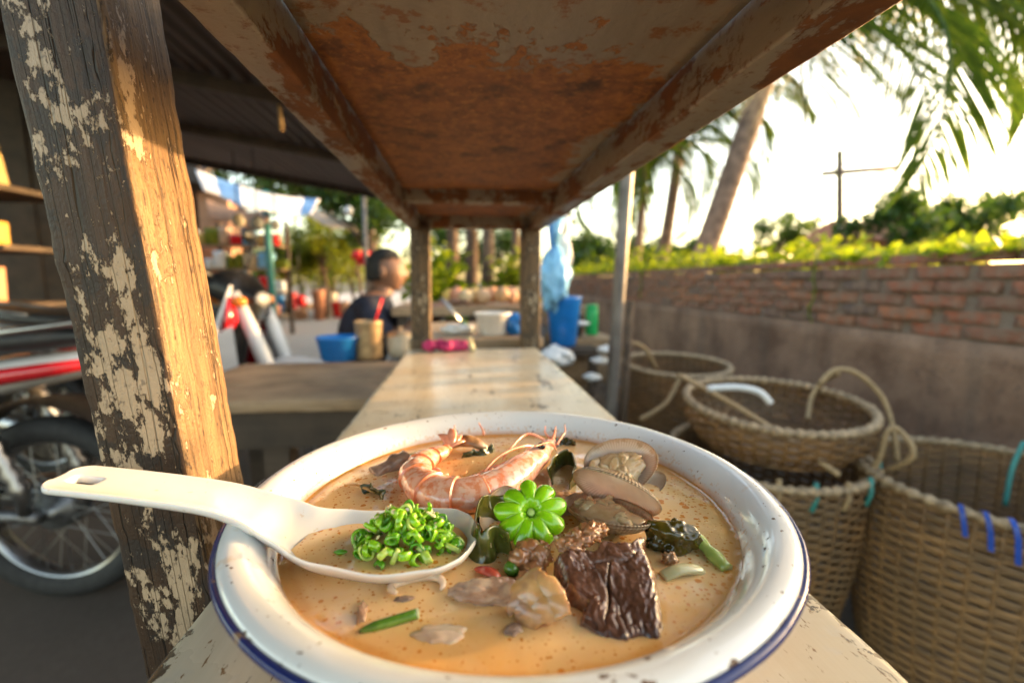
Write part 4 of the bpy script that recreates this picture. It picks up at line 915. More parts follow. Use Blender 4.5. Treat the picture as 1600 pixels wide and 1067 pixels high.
mb = MB(); c = [at(1060, 585, y=1.25).lerp(at(1312, 742, y=.93), i / 20) + Vector((0, 0, .012 * math.sin(math.pi * i / 20))) for i in range(21)]; mb.tube(c, .0105, 8, flat=.6); mb.build('bamboo_strip', M['rope'], label='flat bamboo carrying strip slanting across the middle baskets', cat='strip')
mb = MB(); c = catmull([at(1105, 607, y=1.12), at(1150, 605, y=1.10), at(1185, 612, y=1.08), at(1204, 630, y=1.07)], 14); mb.tube(c, .009, 8); mb.build('white_tube', M['white_plastic'], label='short curved white plastic tube resting on the middle basket', cat='tube')
cb = at(1050, 568, y=1.78)
b4, R4, rad4 = basket((cb.x, cb.y, 0), .17, .205, cb.z, (.05, 0), 'tall bamboo basket beside the steel pole, farthest of the baskets', 4, bulge=.015)
handle(b4, [at(962, 600, y=1.66), at(968, 560, y=1.66), at(985, 537, y=1.64), at(1008, 545, y=1.66), at(1025, 575, y=1.7)], .0072, M['rope'], 'rope_handle')
handle(b4, [at(1000, 655, y=1.5), at(1040, 630, y=1.52), at(1062, 590, y=1.56)], .008, M['rope'], 'rope_handle')
# steel pole
mb = MB(); mb.tube([at(952, 660, y=1.42) + Vector((-.02, 0, -.5)), at(957, 600, y=1.42), at(982, 240, y=1.42), at(992, 90, y=1.42)], .0205, 16); mb.build('steel_pole', M['steel'], label='grey steel pole standing upright between bench and baskets', cat='pole')
mb = MB(); mb.tube([at(972, 600, y=1.62) + Vector((0, 0, -.55)), at(985, 470, y=1.62)], .014, 8); mb.build('wooden_stake', M['twig'], label='short dark wooden stake just right of the steel pole', cat='stake')

# ------------------------------------------------------------------ things near the far right post
rr = random.Random(21)
mb = MB(); pb = at(880, 540, y=2.15); mb.lathe([(.0, .0), (.055, 0), (.062, .01), (.082, .22), (.088, .235), (.084, .238), (.077, .225), (.058, .015), (0, .012)], pb, 40); tb = mb.build('blue_tub', M['blue_plastic'], label='tall blue plastic tub right of the far bench post', cat='tub')
st = empty('wooden_stool', (pb.x, pb.y, 0), 'low wooden stool under the blue tub', 'stool')
mb = MB(); mb.box((pb.x, pb.y, pb.z - .0155), (.3, .26, .03)); mb.build('seat', M['darkwood'], st, smooth=False)
for sx in (-1, 1):
    for sy in (-1, 1): mb = MB(); mb.box((pb.x + sx * .12, pb.y + sy * .1, (pb.z - .031) / 2), (.035, .035, pb.z - .031)); mb.build('leg', M['darkwood'], st, smooth=False)
def bag(p, rx, ry, rz, mat, label, seed, name='plastic_bag', knot=True):
    mb = MB(); mb.blob(p, (rx, ry, rz), .35, 2.2, 4, seed)
    for q in mb.v:
        t = max(0, (q.z - p.z) / rz); q.x = p.x + (q.x - p.x) * (1 - .8 * min(1, t) ** 1.5); q.y = p.y + (q.y - p.y) * (1 - .8 * min(1, t) ** 1.5); q += Vector((1, 1, 0)) * .012 * noise.noise(q * 24)
    if knot: mb.tube([p + Vector((0, 0, rz * .8)), p + Vector((.01, 0, rz * 1.5))], [.02, .035], 8)
    return mb.build(name, mat, label=label, cat='bag')
bag(at(866, 430, y=2.1), .07, .06, .17, M['blue_pale'], 'pale blue plastic bag hanging beside the far right post', 3)
bag(at(880, 395, y=2.3), .045, .045, .12, M['white_plastic'], 'white plastic bag hanging behind the pale blue bag', 5)
mb = MB(); mb.tube([at(857, 345, y=2.08), at(862, 400, y=2.08), at(858, 440, y=2.08), at(868, 470, y=2.08)], .012, 8, flat=.4); mb.build('blue_strap', M['blue_plastic'], label='bright blue strap hanging over the pale blue bag', cat='strap')
bag(at(868, 555, y=2.0), .09, .07, .05, M['white_plastic'], 'crumpled white plastic bag below the blue tub', 8, knot=False)
pg = at(924, 523, y=2.3); th = empty('green_thermos', pg, 'green plastic bottle with lid behind the steel pole', 'bottle')
mb = MB(); mb.lathe([(0, 0), (.030, 0), (.032, .01), (.032, .125), (.029, .135), (.0, .135)], pg, 28); mb.build('bottle_body', M['green_plastic'], th)
mb = MB(); mb.lathe([(.026, .1352), (.031, .137), (.031, .155), (0, .158)], pg, 28); mb.build('lid', M['green_plastic'], th)
cr = empty('wooden_crate', (pg.x - .05, pg.y + .05, 0), 'slatted wooden crate carrying the green bottle', 'crate')
for k in range(5): mb = MB(); z = pg.z - .02 - k * .12; mb.box((pg.x - .05, pg.y - .12, z - .03), (.34, .018, .085)); mb.build('slat', M['crate'], cr, smooth=False)
mb = MB(); mb.box((pg.x - .05, pg.y + .04, pg.z / 2 - .006), (.32, .30, pg.z - .012)); mb.build('box', M['crate'], cr, smooth=False)
mb = MB(); mb.blob(at(905, 505, y=2.22), (.05, .04, .012), .2, 2, 3, 4); mb.build('plastic_dish', M['white_plastic'], label='small white plastic dish between blue tub and green bottle', cat='dish')
hp_ = empty('debris_heap', Vector((.52, 1.75, 0)), 'dark heap of twigs and rubbish at the foot of the steel pole', 'heap')
mb = MB(); mb.blob((.55, 1.85, .12), (.22, .22, .36), .35, 2.5, 4, 6); mb.build('rubbish', M['twig'], hp_)
mb = MB()
for k in range(140):
    a = rr.uniform(0, 6.3); q = math.sqrt(rr.random()) * .26; p = Vector((.55 + q * math.cos(a), 1.85 + q * math.sin(a), .45 - q * 1.2 + rr.uniform(0, .05))); d = Vector((rr.uniform(-1, 1), rr.uniform(-1, 1), rr.uniform(-.4, .5))).normalized() * rr.uniform(.06, .16)
    mb.tube([p - d, p + Vector((0, 0, .01)), p + d], rr.uniform(.003, .008), 5)
mb.build('twigs', M['twig'], hp_, kind='stuff')
for k, (px, py) in enumerate(((948, 545), (938, 562), (925, 588))): bag(at(px, py, y=1.7), .035, .03, .016, M['white_plastic'], ['torn white plastic scrap high on the debris heap', 'white plastic scrap midway down the debris heap', 'white plastic scrap low on the debris heap'][k], 30 + k, 'plastic_scrap', False)

# ------------------------------------------------------------------ far end of the bench
cbz = ZB; fw = empty('flower_bunch', at(700, 548, z=ZB), 'magenta flower bunch laid on a green leaf at the far bench end', 'flowers')
p = at(703, 549, z=ZB); mb = MB(); mb.leaf(p + Vector((-.075, 0, .003)), (1, .1, 0), (0, 0, 1), .15, .05); mb.build('leaf', M['onion'], fw)
for k, (dx, dy) in enumerate(((-.045, .0), (-.02, .008), (.012, .004), (.032, .006), (-.005, -.008))): mb = MB(); mb.blob(p + Vector((dx, dy, .014)), (.018, .014, .013), .5, 2.6, 3, k); mb.build('bloom', M['pink'], fw)
mb = MB(); mb.tube([p + Vector((.055, -.01, .004)), p + Vector((.045, .01, .03))], .007, 8); mb.build('stem', M['celery_pale'], fw)
ft = empty('side_table', (.03, 1.5, 0), 'far wooden table of pale planks just beyond the bench', 'table')
zt2 = CZ - .152
for k in range(4): mb = MB(); mb.beam((-.14, 1.26 + .132 * k, zt2 - .0125), (.215, 1.26 + .132 * k, zt2 - .0125), .126, .025, .003, 10, .001, seed=k); mb.build('plank', M['plank'], ft)
for sx in (-.11, .18):
    for y in (1.27, 1.62): mb = MB(); mb.box((sx, y, (zt2 - .026) / 2), (.04, .04, zt2 - .026)); mb.build('leg', M['darkwood'], ft, smooth=False)
mb = MB(); p = at(770, 523, z=zt2); mb.lathe([(0, 0), (.033, 0), (.036, .004), (.048, .055), (.053, .058), (.053, .064), (.047, .064), (.034, .008), (0, .006)], p, 36); mb.build('foam_bowl', M['white_plastic'], label='white plastic bowl standing on the far plank table', cat='bowl')
kn = empty('kitchen_knife', at(712, 505, y=1.45), 'long kitchen blade leaning on the far plank table', 'knife')
a_, b_ = at(690, 466, y=1.45), at(722, 503, y=1.42); mb = MB(); mb.tube([a_, a_.lerp(b_, .5), b_], [.012, .014, .012], 8, flat=.25); mb.build('blade', M['chrome'], kn)
mb = MB(); mb.tube([b_, at(742, 524, y=1.40)], .009, 8); mb.build('handle', M['onion'], kn)
mb = MB(); p = at(715, 521, z=zt2); mb.blob(p + Vector((0, 0, .012)), (.045, .03, .016), .35, 2.2, 4, 5); mb.build('cloth', M['white_cloth'], label='crumpled white cloth beside the knife on the plank table', cat='cloth')
mb = MB(); p = at(805, 524, z=zt2); mb.blob(p + Vector((0, .02, .03)), (.03, .03, .034), .2, 2.2, 4, 8); mb.build('blue_bag', M['blue_plastic'], label='small blue bag beside the white bowl', cat='bag')
# heap of goods beyond that table
rr = random.Random(77)
gd = empty('goods_table', (.15, 2.5, 0), 'low market table behind the far posts', 'table'); mb = MB(); mb.box((.15, 2.6, .80), (1.0, .6, .04)); mb.build('top', M['table'], gd, smooth=False)
for sx in (-.3, .6):
    for y in (2.35, 2.85): mb = MB(); mb.box((sx, y, .39), (.05, .05, .78)); mb.build('leg', M['darkwood'], gd, smooth=False)
gl = ['orange', 'brown', 'tan', 'rusty', 'amber']
for k in range(9):
    px = 700 + 14 * k; p = at(px, 470, y=2.5); mb = MB(); mb.blob(Vector((p.x, 2.45 + rr.uniform(0, .3), .82 + rr.uniform(.03, .06))), (.04, .04, .045), .25, 2, 3, k); mb.build('food_parcel', M['paint_goods'], label=ORD[k] + ' wrapped food parcel from the left on the far market table', cat='parcel', group='parcels on the market table')

# ------------------------------------------------------------------ wooden table on the left and its crockery
lt = empty('wooden_table', (-.48, 1.48, 0), 'weathered grey plank table between the stand and the motorcycles', 'table'); ZT = .65
for k in range(3): mb = MB(); mb.beam((-.80, 1.28 + .187 * k, ZT - .016), (-.165, 1.27 + .187 * k, ZT - .016), .183, .032, .004, 40, .0018, seed=k * 3); mb.build('plank', M['table'], lt)
mb = MB(); mb.box((-.48, 1.225, ZT - .085), (.60, .03, .10)); mb.build('apron', M['darkwood'], lt, smooth=False)
for sx in (-.74, -.50, -.22):
    for y in (1.26, 1.7): mb = MB(); mb.box((sx, y, (ZT - .033) / 2), (.065, .065, ZT - .033)); mb.build('leg', M['darkwood'], lt, smooth=False)
mb = MB(); mb.box((-.48, 1.30, .22), (.56, .04, .05)); mb.build('stretcher', M['darkwood'], lt, smooth=False)
mb = MB(); p = Vector((-.52, 1.42, 0)); mb.lathe([(0, .0), (.10, 0), (.13, .30), (.135, .31), (.13, .315), (.12, .30), (.09, .01), (0, .01)], p, 36); mb.build('bucket', M['white_plastic'], label='white bucket on the ground under the plank table', cat='bucket')
p = at(530, 562, z=ZT); mb = MB(); mb.lathe([(0, 0), (.058, 0), (.064, .004), (.078, .082), (.083, .086), (.083, .091), (.076, .091), (.060, .010), (0, .008)], p, 40); mb.build('blue_basin', M['blue_plastic'], label='blue plastic basin on the plank table', cat='basin')
p = at(578, 560, z=ZT); mb = MB(); mb.lathe([(0, 0), (.050, 0), (.052, .004), (.050, .02), (.052, .06), (.050, .10), (.052, .14), (.054, .148), (.050, .148), (.047, .13), (.047, .02), (0, .015)], p, 36); mb.build('tin_canister', M['tin'], label='dented brass-coloured tin canister on the plank table', cat='canister')
rs = empty('red_spoon', p + Vector((.01, 0, .03)), 'bright red plastic spoon standing in the tin canister', 'spoon'); mb = MB(); mb.tube([p + Vector((.0, 0, .03)), p + Vector((.03, 0, .16)), p + Vector((.055, 0, .235))], [.006, .008, .013], 10, flat=.4); mb.build('handle', M['red_plastic'], rs)
p = at(626, 556, z=ZT); pt_ = empty('cream_pot', p, 'small cream pot with lid beside the tin canister', 'pot'); mb = MB(); mb.lathe([(0, 0), (.042, 0), (.05, .012), (.055, .05), (.052, .08), (.054, .084), (0, .084)], p, 36); mb.build('pot_body', M['cream_cer'], pt_)
mb = MB(); mb.lathe([(.053, .085), (.048, .095), (.02, .104), (.008, .106), (.01, .118), (0, .12)], p, 36); mb.build('lid', M['tin'], pt_)

# ------------------------------------------------------------------ motorcycles
def wheel(root, cx, name='wheel', rr_=.28):
    c = Vector((cx, 0, rr_)); T = lambda q: c + Vector((q.x, q.z, q.y))
    mb = MB(); mb.lathe([(rr_ - .068, -.026), (rr_ - .062, -.034), (rr_ - .030, -.042), (rr_ - .008, -.030), (rr_, -.008), (rr_, .008), (rr_ - .008, .030), (rr_ - .030, .042), (rr_ - .062, .034), (rr_ - .068, .026), (rr_ - .068, -.026)], (0, 0, 0), 56); mb.v = [T(q) for q in mb.v]
    w_ = mb.build(name, M['rubber'], root)
    mb = MB(); ri = rr_ - .068; mb.lathe([(ri + .006, -.028), (ri - .004, -.026), (ri - .010, -.012), (ri - .010, .012), (ri - .004, .026), (ri + .006, .028)], (0, 0, 0), 56); mb.v = [T(q) for q in mb.v]; mb.build('rim', M['chrome'], w_)
    mb = MB(); mb.lathe([(0, -.055), (.02, -.055), (.022, -.04), (.055, -.035), (.06, 0), (.055, .035), (.022, .04), (.02, .055), (0, .055)], (0, 0, 0), 28); mb.v = [T(q) for q in mb.v]; mb.build('hub', M['engine'], w_)
    mb = MB()
    for k in range(36):
        a = 2 * math.pi * k / 36; b = a + (.5 if k % 4 < 2 else -.5); s_ = .03 if k % 2 else -.03
        mb.tube([T(Vector((.055 * math.cos(b), .055 * math.sin(b), s_))), T(Vector((ri * math.cos(a), ri * math.sin(a), 0)))], .0016, 4, caps=False)
    mb.build('spokes', M['chrome'], w_, kind='stuff')
def loft(mb, secs, n=16, mi=0):        # sections: (x, z, half width, half height)
    pts = [Vector((x, 0, z)) for x, z, _, _ in secs]; vs = []
    for (x, z, hw, hh) in secs:
        for k in range(n):
            a = 2 * math.pi * k / n; ca, sa = math.cos(a), math.sin(a); vs.append(Vector((x, hw * abs(ca) ** .7 * (1 if ca > 0 else -1), z + hh * abs(sa) ** .7 * (1 if sa > 0 else -1))))
    fs = []
    for i in range(len(secs) - 1):
        for k in range(n): k2 = (k + 1) % n; fs.append((i * n + k, i * n + k2, (i + 1) * n + k2, (i + 1) * n + k))
    fs += [tuple(range(n)), tuple(reversed(range((len(secs) - 1) * n, len(secs) * n)))]; mb.add(vs, fs, mi)
def motorcycle(loc, rz, label):
    rt = empty('motorcycle', (0, 0, 0), label, 'motorcycle', 'parked motorcycles')
    def P_(name, mat, fn, parent=rt): mb = MB(); fn(mb); return mb.build(name, mat, parent)
    wheel(rt, 0.0); wheel(rt, 1.23)
    P_('seat', M['seat_vinyl'], lambda m: loft(m, [(-.20, .80, .06, .02), (-.12, .80, .11, .035), (.15, .775, .13, .04), (.40, .755, .12, .04), (.52, .76, .07, .03)]))
    P_('tail_fairing', M['white_paint'], lambda m: loft(m, [(-.34, .76, .03, .015), (-.22, .735, .085, .035), (.05, .69, .115, .05), (.35, .64, .11, .06), (.52, .60, .08, .05)]))
    for s_ in (-1, 1): P_('red_stripe', M['red_paint'], lambda m: m.tube([(-.30, s_ * .07, .745), (-.1, s_ * .115, .715), (.2, s_ * .128, .67), (.45, s_ * .112, .63)], [.008, .02, .026, .02], 8))
    P_('rear_mudguard', M['black_plastic'], lambda m: m.grid(lambda u, v: Vector((.33 * math.cos(R(35 + 130 * u)), -.07 + .14 * v, .28 + .33 * math.sin(R(35 + 130 * u)) + .01 * math.sin(math.pi * v))), 24, 6))
    P_('swing_arm', M['engine'], lambda m: [m.tube([(0, s_ * .075, .28), (.45, s_ * .07, .33)], .018, 8) for s_ in (-1, 1)])
    for s_ in (-1, 1): P_('shock_absorber', M['chrome'], lambda m: m.tube([(.02, s_ * .09, .30)] + [(.02 + .008 * i, s_ * .09, .36 + .02 * i) for i in range(12)] + [(.13, s_ * .09, .64)], [.014] + [.028 if i % 2 else .018 for i in range(12)] + [.014], 8))
    P_('exhaust', M['chrome'], lambda m: m.tube([(.75, -.10, .28), (.5, -.13, .22), (.25, -.15, .26), (-.22, -.17, .36)], [.018, .02, .045, .048], 14))
    P_('engine', M['engine'], lambda m: (m.blob((.56, 0, .32), (.17, .11, .11), .15, 2, 3, 2), m.tube([(.62, 0, .34), (.80, 0, .38)], [.075, .065], 12)))
    P_('frame_tube', M['black_plastic'], lambda m: m.tube([(.30, 0, .60), (.60, 0, .48), (.88, 0, .66), (.97, 0, .86)], .035, 10))
    P_('leg_shield', M['black_plastic'], lambda m: m.grid(lambda u, v: Vector((.86 + .16 * (1 - v) * 0 + .10 * v - .07 * (1 - abs(2 * u - 1) ** 2) * -1 - .12 * abs(2 * u - 1) ** 2, (2 * u - 1) * (.17 + .05 * math.sin(math.pi * v)), .36 + .48 * v)), 20, 16))
    for s_ in (-1, 1): P_('side_cowl', M['red_paint'], lambda m: m.grid(lambda u, v: Vector((.80 + .14 * u + .06 * v, s_ * (.205 - .03 * u + .012 * math.sin(math.pi * v)), .34 + .34 * v + .06 * u)), 8, 12))
    P_('front_cowl', M['black_plastic'], lambda m: loft(m, [(.88, .93, .10, .05), (.96, .92, .13, .085), (1.03, .88, .12, .10), (1.09, .84, .07, .07)]))
    for s_ in (-1, 1): P_('trim_strip', M['white_paint'], lambda m: m.tube([(1.02, s_ * .12, .93), (1.0, s_ * .17, .80), (.95, s_ * .215, .62), (.93, s_ * .225, .48), (.90, s_ * .21, .34)], [.012, .022, .024, .045, .03], 8, flat=.5))
    for s_ in (-1, 1):
        fp = P_('side_fairing', M['white_paint'], lambda m: m.grid(lambda u, v: Vector((.90 + .17 * u - .02 * v, s_ * (.232 - .05 * u), .36 + .30 * v + .10 * u)), 8, 12))
        P_('red_panel', M['red_paint'], lambda m: m.grid(lambda u, v: Vector((.92 + .06 * u - .02 * v, s_ * (.238 - .02 * u), .38 + .26 * v + .04 * u)), 6, 10), fp)
        P_('upper_fairing', M['red_paint'], lambda m: m.tube([(1.0, s_ * .16, .70), (1.03, s_ * .15, .78), (1.02, s_ * .13, .88)], [.02, .05, .02], 10, flat=.4))
    P_('headlight', M['lens'], lambda m: m.blob((1.085, 0, .865), (.03, .06, .035), .02, 1, 3, 1))
    for s_ in (-1, 1): P_('indicator', M['orange_lens'], lambda m: m.blob((1.05, s_ * .12, .86), (.035, .03, .025), .02, 1, 2, 1))
    P_('handlebar', M['black_plastic'], lambda m: m.tube([(.82, -.34, .98), (.90, -.2, 1.0), (.94, 0, .95), (.90, .2, 1.0), (.82, .34, .98)], [.019, .015, .02, .015, .019], 10))
    for s_ in (-1, 1):
        mr = P_('mirror', M['black_plastic'], lambda m: (m.tube([(.88, s_ * .24, 1.0), (.90, s_ * .28, 1.10), (.88, s_ * .31, 1.16)], .006, 6), m.blob((.87, s_ * .33, 1.19), (.02, .065, .042), .02, 1, 3, 2)))
        P_('mirror_glass', M['chrome'], lambda m: m.blob((.853, s_ * .33, 1.19), (.006, .057, .036), .0, 1, 3, 2), mr)
    for s_ in (-1, 1): P_('fork_leg', M['white_paint'], lambda m: m.tube([(1.23, s_ * .085, .28), (1.19, s_ * .085, .40), (1.12, s_ * .09, .62), (1.02, s_ * .10, .90)], [.018, .03, .036, .026], 10))
    fm = P_('front_mudguard', M['white_paint'], lambda m: m.grid(lambda u, v: Vector((1.23 + (.32 - .07 * abs(2 * v - 1) ** 3) * math.cos(R(15 + 150 * u)), -.10 + .20 * v, .28 + (.32 - .07 * abs(2 * v - 1) ** 3) * math.sin(R(15 + 150 * u)))), 24, 10))
    for s_ in (-1, 1): P_('red_flash', M['red_paint'], lambda m: m.tube([(1.23 + .27 * math.cos(R(a_)), s_ * .098, .28 + .27 * math.sin(R(a_))) for a_ in range(40, 150, 10)], .03, 8, flat=.3), fm)
    P_('tail_light', M['red_plastic'], lambda m: m.blob((-.33, 0, .745), (.03, .06, .025), .05, 1, 3, 3))
    P_('grab_rail', M['chrome'], lambda m: m.tube([(.1, -.12, .80), (-.18, -.10, .84), (-.26, 0, .85), (-.18, .10, .84), (.1, .12, .80)], .010, 8))
    rt.location = loc; rt.rotation_euler.z = rz; return rt
motorcycle((-1.20, 1.43, 0), R(176), 'near motorcycle with spoked rear wheel, partly behind the peeling post')
motorcycle((-2.02, 2.38, 0), R(-6), 'farther motorcycle with white and red leg shield behind the plank table')

# ------------------------------------------------------------------ corrugated roof over the left side
rf = empty('corrugated_roof', (-4, 2, 0), 'dark corrugated iron lean-to roof on rafters above the motorcycles', 'roof')
def rz_(x): return CZ + 1.10 + .165 * max(0, -x - .6)
for k in range(8):
    x0 = -.55 - 1.0 * k; mb = MB(); n = 90
    vs = []; 
    for i in range(n + 1):
        x = x0 - 1.03 * i / n; z = rz_(x) + .022 * math.sin(i / n * 9 * 2 * math.pi) + .004 * (k % 2)
        vs += [Vector((x, -1.5, z + .05)), Vector((x, 6.7, z))]
    mb.add(vs, [(2 * i, 2 * i + 1, 2 * i + 3, 2 * i + 2) for i in range(n)]); o = mb.build('roof_sheet', M['iron'], rf)
for y in (-.5, .9, 2.0, 3.2, 4.6, 6.55):
    mb = MB(); mb.beam((-.5, y, rz_(-.5) - .055), (-8.6, y, rz_(-8.6) - .055), .05, .08, .004, 10, .002, seed=y); mb.build('purlin', M['darkwood'], rf)
for x, y in ((-2.65, 6.5), (-6.0, 6.5), (-4.6, 2.9), (-4.6, -.5), (-.62, 6.5)):
    mb = MB(); mb.beam((x, y, 0), (x, y, rz_(x) - .05), .09, .09, .006, 16, .003, seed=x); mb.build('roof_post', M['darkwood'], rf)
mb = MB(); mb.tube([at(437, 160, y=3.2), at(440, 205, y=3.2)], .014, 8); mb.build('hanging_peg', M['rope'], label='short wooden peg hanging from the roof purlin', cat='peg')

# ------------------------------------------------------------------ shelf rack of goods far left
rk = empty('shelf_rack', (-3.5, 3.2, 0), 'dark wooden shelf rack stacked with packages at the far left', 'shelf')
for x in (-4.5, -2.66):
    for y in (3.05, 3.55): mb = MB(); mb.beam((x, y, 0), (x, y, 2.1), .07, .07, .004, 10, .002, seed=x + y); mb.build('upright', M['plank'] if y < 3.2 else M['darkwood'], rk)
rr = random.Random(12); cw = ['ochre', 'red', 'cream', 'orange']
for k, z in enumerate((.45, .80, 1.15, 1.5)):
    mb = MB(); mb.box((-3.58, 3.3, z), (1.82, .55, .03)); mb.build('shelf_board', M['darkwood'], rk, smooth=False)
    x = -4.0; i = 0
    while x < -2.85:
        ww = rr.uniform(.10, .2); hh = rr.uniform(.14, .27); mb = MB(); mb.beam((x + ww / 2, 3.12 + rr.uniform(-.05, .05), z + .016), (x + ww / 2, 3.12, z + .016 + hh), ww * .94, .2, .012, 4, .001, up=(0, 1, 0), seed=i)
        mb.build('goods_box', M['paint_goods'], label=ORD[i] + ' packaged box from the left on the ' + ['lowest', 'second lowest', 'second highest', 'highest'][k] + ' board of the dark shelf rack', cat='box', group='boxes on rack board %d' % (k + 1)); x += ww; i += 1
p = at(88, 515, y=2.75); mb = MB(); mb.lathe([(0, 0), (.075, 0), (.08, .01), (.082, .08), (.08, .15), (.082, .20), (.07, .22), (0, .225)], Vector((p.x, p.y, .58)), 36); mb.build('blue_drum', M['blue_plastic'], label='small dark blue drum beside the shelf rack', cat='drum')
mb = MB(); mb.box((p.x, p.y, .2895), (.4, .3, .579)); mb.build('wooden_box', M['darkwood'], label='dark wooden box under the blue drum', cat='box', smooth=False)
bw = empty('back_partition', (-5.2, 4.4, 0), 'dark plank partition behind the shelf rack', 'partition')
for k in range(17): mb = MB(); mb.box((-9.6 + .42 * k, 4.3 + .01 * (k % 2), 1.85), (.405, .03, 3.7)); mb.build('board', M['darkwood'], bw, smooth=False)

# ------------------------------------------------------------------ seated person
def person():
    h = at(604, 424, y=2.52); rt = empty('person', (h.x - .12, h.y, 0), 'person in a dark navy shirt seated in profile at the market table', 'person')
    V = [(-.17, 0, -.62), (-.15, 0, -.45), (-.115, 0, -.29), (-.07, 0, -.185), (-.02, 0, -.12), (.0, 0, -.06),      # pelvis .. skull base
         (-.08, .10, -.19), (-.07, .175, -.215), (.04, .215, -.37), (.20, .15, -.27), (.31, .08, -.22),             # far arm
         (-.08, -.10, -.19), (-.07, -.175, -.215), (.07, -.205, -.36), (.22, -.14, -.22), (.33, -.07, -.16),        # near arm
         (-.11, .09, -.64), (.26, .13, -.60), (.22, .13, -.88), (.33, .14, -.92),
         (-.11, -.09, -.64), (.26, -.13, -.60), (.22, -.13, -.88), (.33, -.14, -.92)]
    rd = [.15, .155, .16, .125, .056, .055, .07, .066, .05, .038, .03, .07, .066, .05, .038, .03, .10, .072, .05, .035, .10, .072, .05, .035]
    E_ = [(0, 1), (1, 2), (2, 3), (3, 4), (4, 5), (3, 6), (6, 7), (7, 8), (8, 9), (9, 10), (3, 11), (11, 12), (12, 13), (13, 14), (14, 15), (0, 16), (16, 17), (17, 18), (18, 19), (0, 20), (20, 21), (21, 22), (22, 23)]
    me = bpy.data.meshes.new('tmp'); me.from_pydata([Vector(v) + h for v in V], E_, []); o = bpy.data.objects.new('tmp', me); COL.objects.link(o)
    o.modifiers.new('skin', 'SKIN'); sbm = o.modifiers.new('s', 'SUBSURF'); sbm.levels = 2; sbm.render_levels = 2
    for i, r in enumerate(rd): me.skin_vertices[0].data[i].radius = (r, r); 
    me.skin_vertices[0].data[0].use_root = True
    dg = bpy.context.evaluated_depsgraph_get(); ev = o.evaluated_get(dg); m2 = ev.to_mesh()
    mb = MB(); mb.add([v.co.copy() for v in m2.vertices], [tuple(p.vertices) for p in m2.polygons]); ev.to_mesh_clear(); bpy.data.objects.remove(o)
    # head with brow, nose, lips, chin and ear
    bm = bmesh.new(); bmesh.ops.create_icosphere(bm, subdivisions=4, radius=1.0); hv = []
    for v in bm.verts:
        q = v.co.copy(); x, y, z = q.x * .094, q.y * .074, q.z * .112
        if q.z < 0: y *= 1 + .28 * q.z; x *= 1 + .10 * q.z * (q.x < 0)
        if q.x > 0:
            g = lambda yc, zc, sy, sz: math.exp(-((y - yc) / sy) ** 2 - ((z - zc) / sz) ** 2)
            x += .026 * g(0, -.018, .013, .020) + .008 * g(0, .024, .05, .012) - .008 * g(.032, .004, .014, .012) - .008 * g(-.032, .004, .014, .012) + .010 * g(0, -.058, .022, .010) + .012 * g(0, -.092, .03, .016)
        hv.append(h + Vector((x, y, z - .002)))
    mb.add(hv, [tuple(v.index for v in f.verts) for f in bm.faces]); bm.free()
    for s_ in (-1, 1): mb.blob(h + Vector((-.012, s_ * .074, -.005)), (.020, .009, .032), .1, 1.5, 3, 2)
    for hand, s_ in ((V[10], 1), (V[15], -1)):
        b = h + Vector(hand); mb.blob(b + Vector((.03, 0, 0)), (.045, .034, .018), .05, 1, 3, 1)
        for k in range(4): y = -.026 + .0175 * k; L = (.05, .062, .066, .055)[k]; mb.tube([b + Vector((.06, y, .002)), b + Vector((.06 + L * .5, y, .004)), b + Vector((.06 + L * .9, y, -.014))], [.0095, .009, .007], 8)
        mb.tube([b + Vector((.015, -s_ * .028, 0)), b + Vector((.045, -s_ * .05, -.004)), b + Vector((.07, -s_ * .05, -.012))], [.011, .010, .008], 8)
    for i, f_ in enumerate(mb.f):
        c = sum((mb.v[k] for k in f_), Vector()) / len(f_) - h
        shirt = c.z < -.125 and c.z > -.60 and c.x < .06 + (0 if c.z > -.45 else .1)
        mb.m[i] = 1 if shirt else (2 if c.z <= -.50 and c.z > -.90 else 0)
    mb.build('body', [M['skinp'], M['shirt'], M['trouser']], rt)
    hb = MB(); bm = bmesh.new(); bmesh.ops.create_icosphere(bm, subdivisions=4, radius=1.0); hv = []; keep = []
    for v in bm.verts: q = v.co; n_ = .008 * noise.noise(q * 7) + .006 * noise.noise(q * 22); hv.append(h + Vector((q.x * (.102 + n_) - .008, q.y * (.083 + n_), q.z * (.118 + n_) + .006))); 
    fs = [tuple(v.index for v in f.verts) for f in bm.faces if (f.calc_center_median().z > .52 + .12 * noise.noise(f.calc_center_median() * 9) and f.calc_center_median().x < .80) or (f.calc_center_median().x < -.10 and f.calc_center_median().z > -.45)]
    bm.free(); hb.add(hv, fs); o = hb.build('hair', M['hair'], rt); md = o.modifiers.new('t', 'SOLIDIFY'); md.thickness = .012; md.offset = -1
    stl = empty('low_stool', (h.x - .12, h.y, 0), 'low stool under the seated person', 'stool'); mb = MB(); mb.lathe([(0, .22), (.16, .22), (.165, .235), (.16, .25), (0, .25)], (h.x - .12, h.y, 0), 28); mb.build('seat', M['blue_plastic'], stl)
    for k in range(4): a = R(45 + 90 * k); mb = MB(); mb.tube([(h.x - .12 + .12 * math.cos(a), h.y + .12 * math.sin(a), .22), (h.x - .12 + .16 * math.cos(a), h.y + .16 * math.sin(a), 0)], .016, 8); mb.build('leg', M['blue_plastic'], stl)
person()

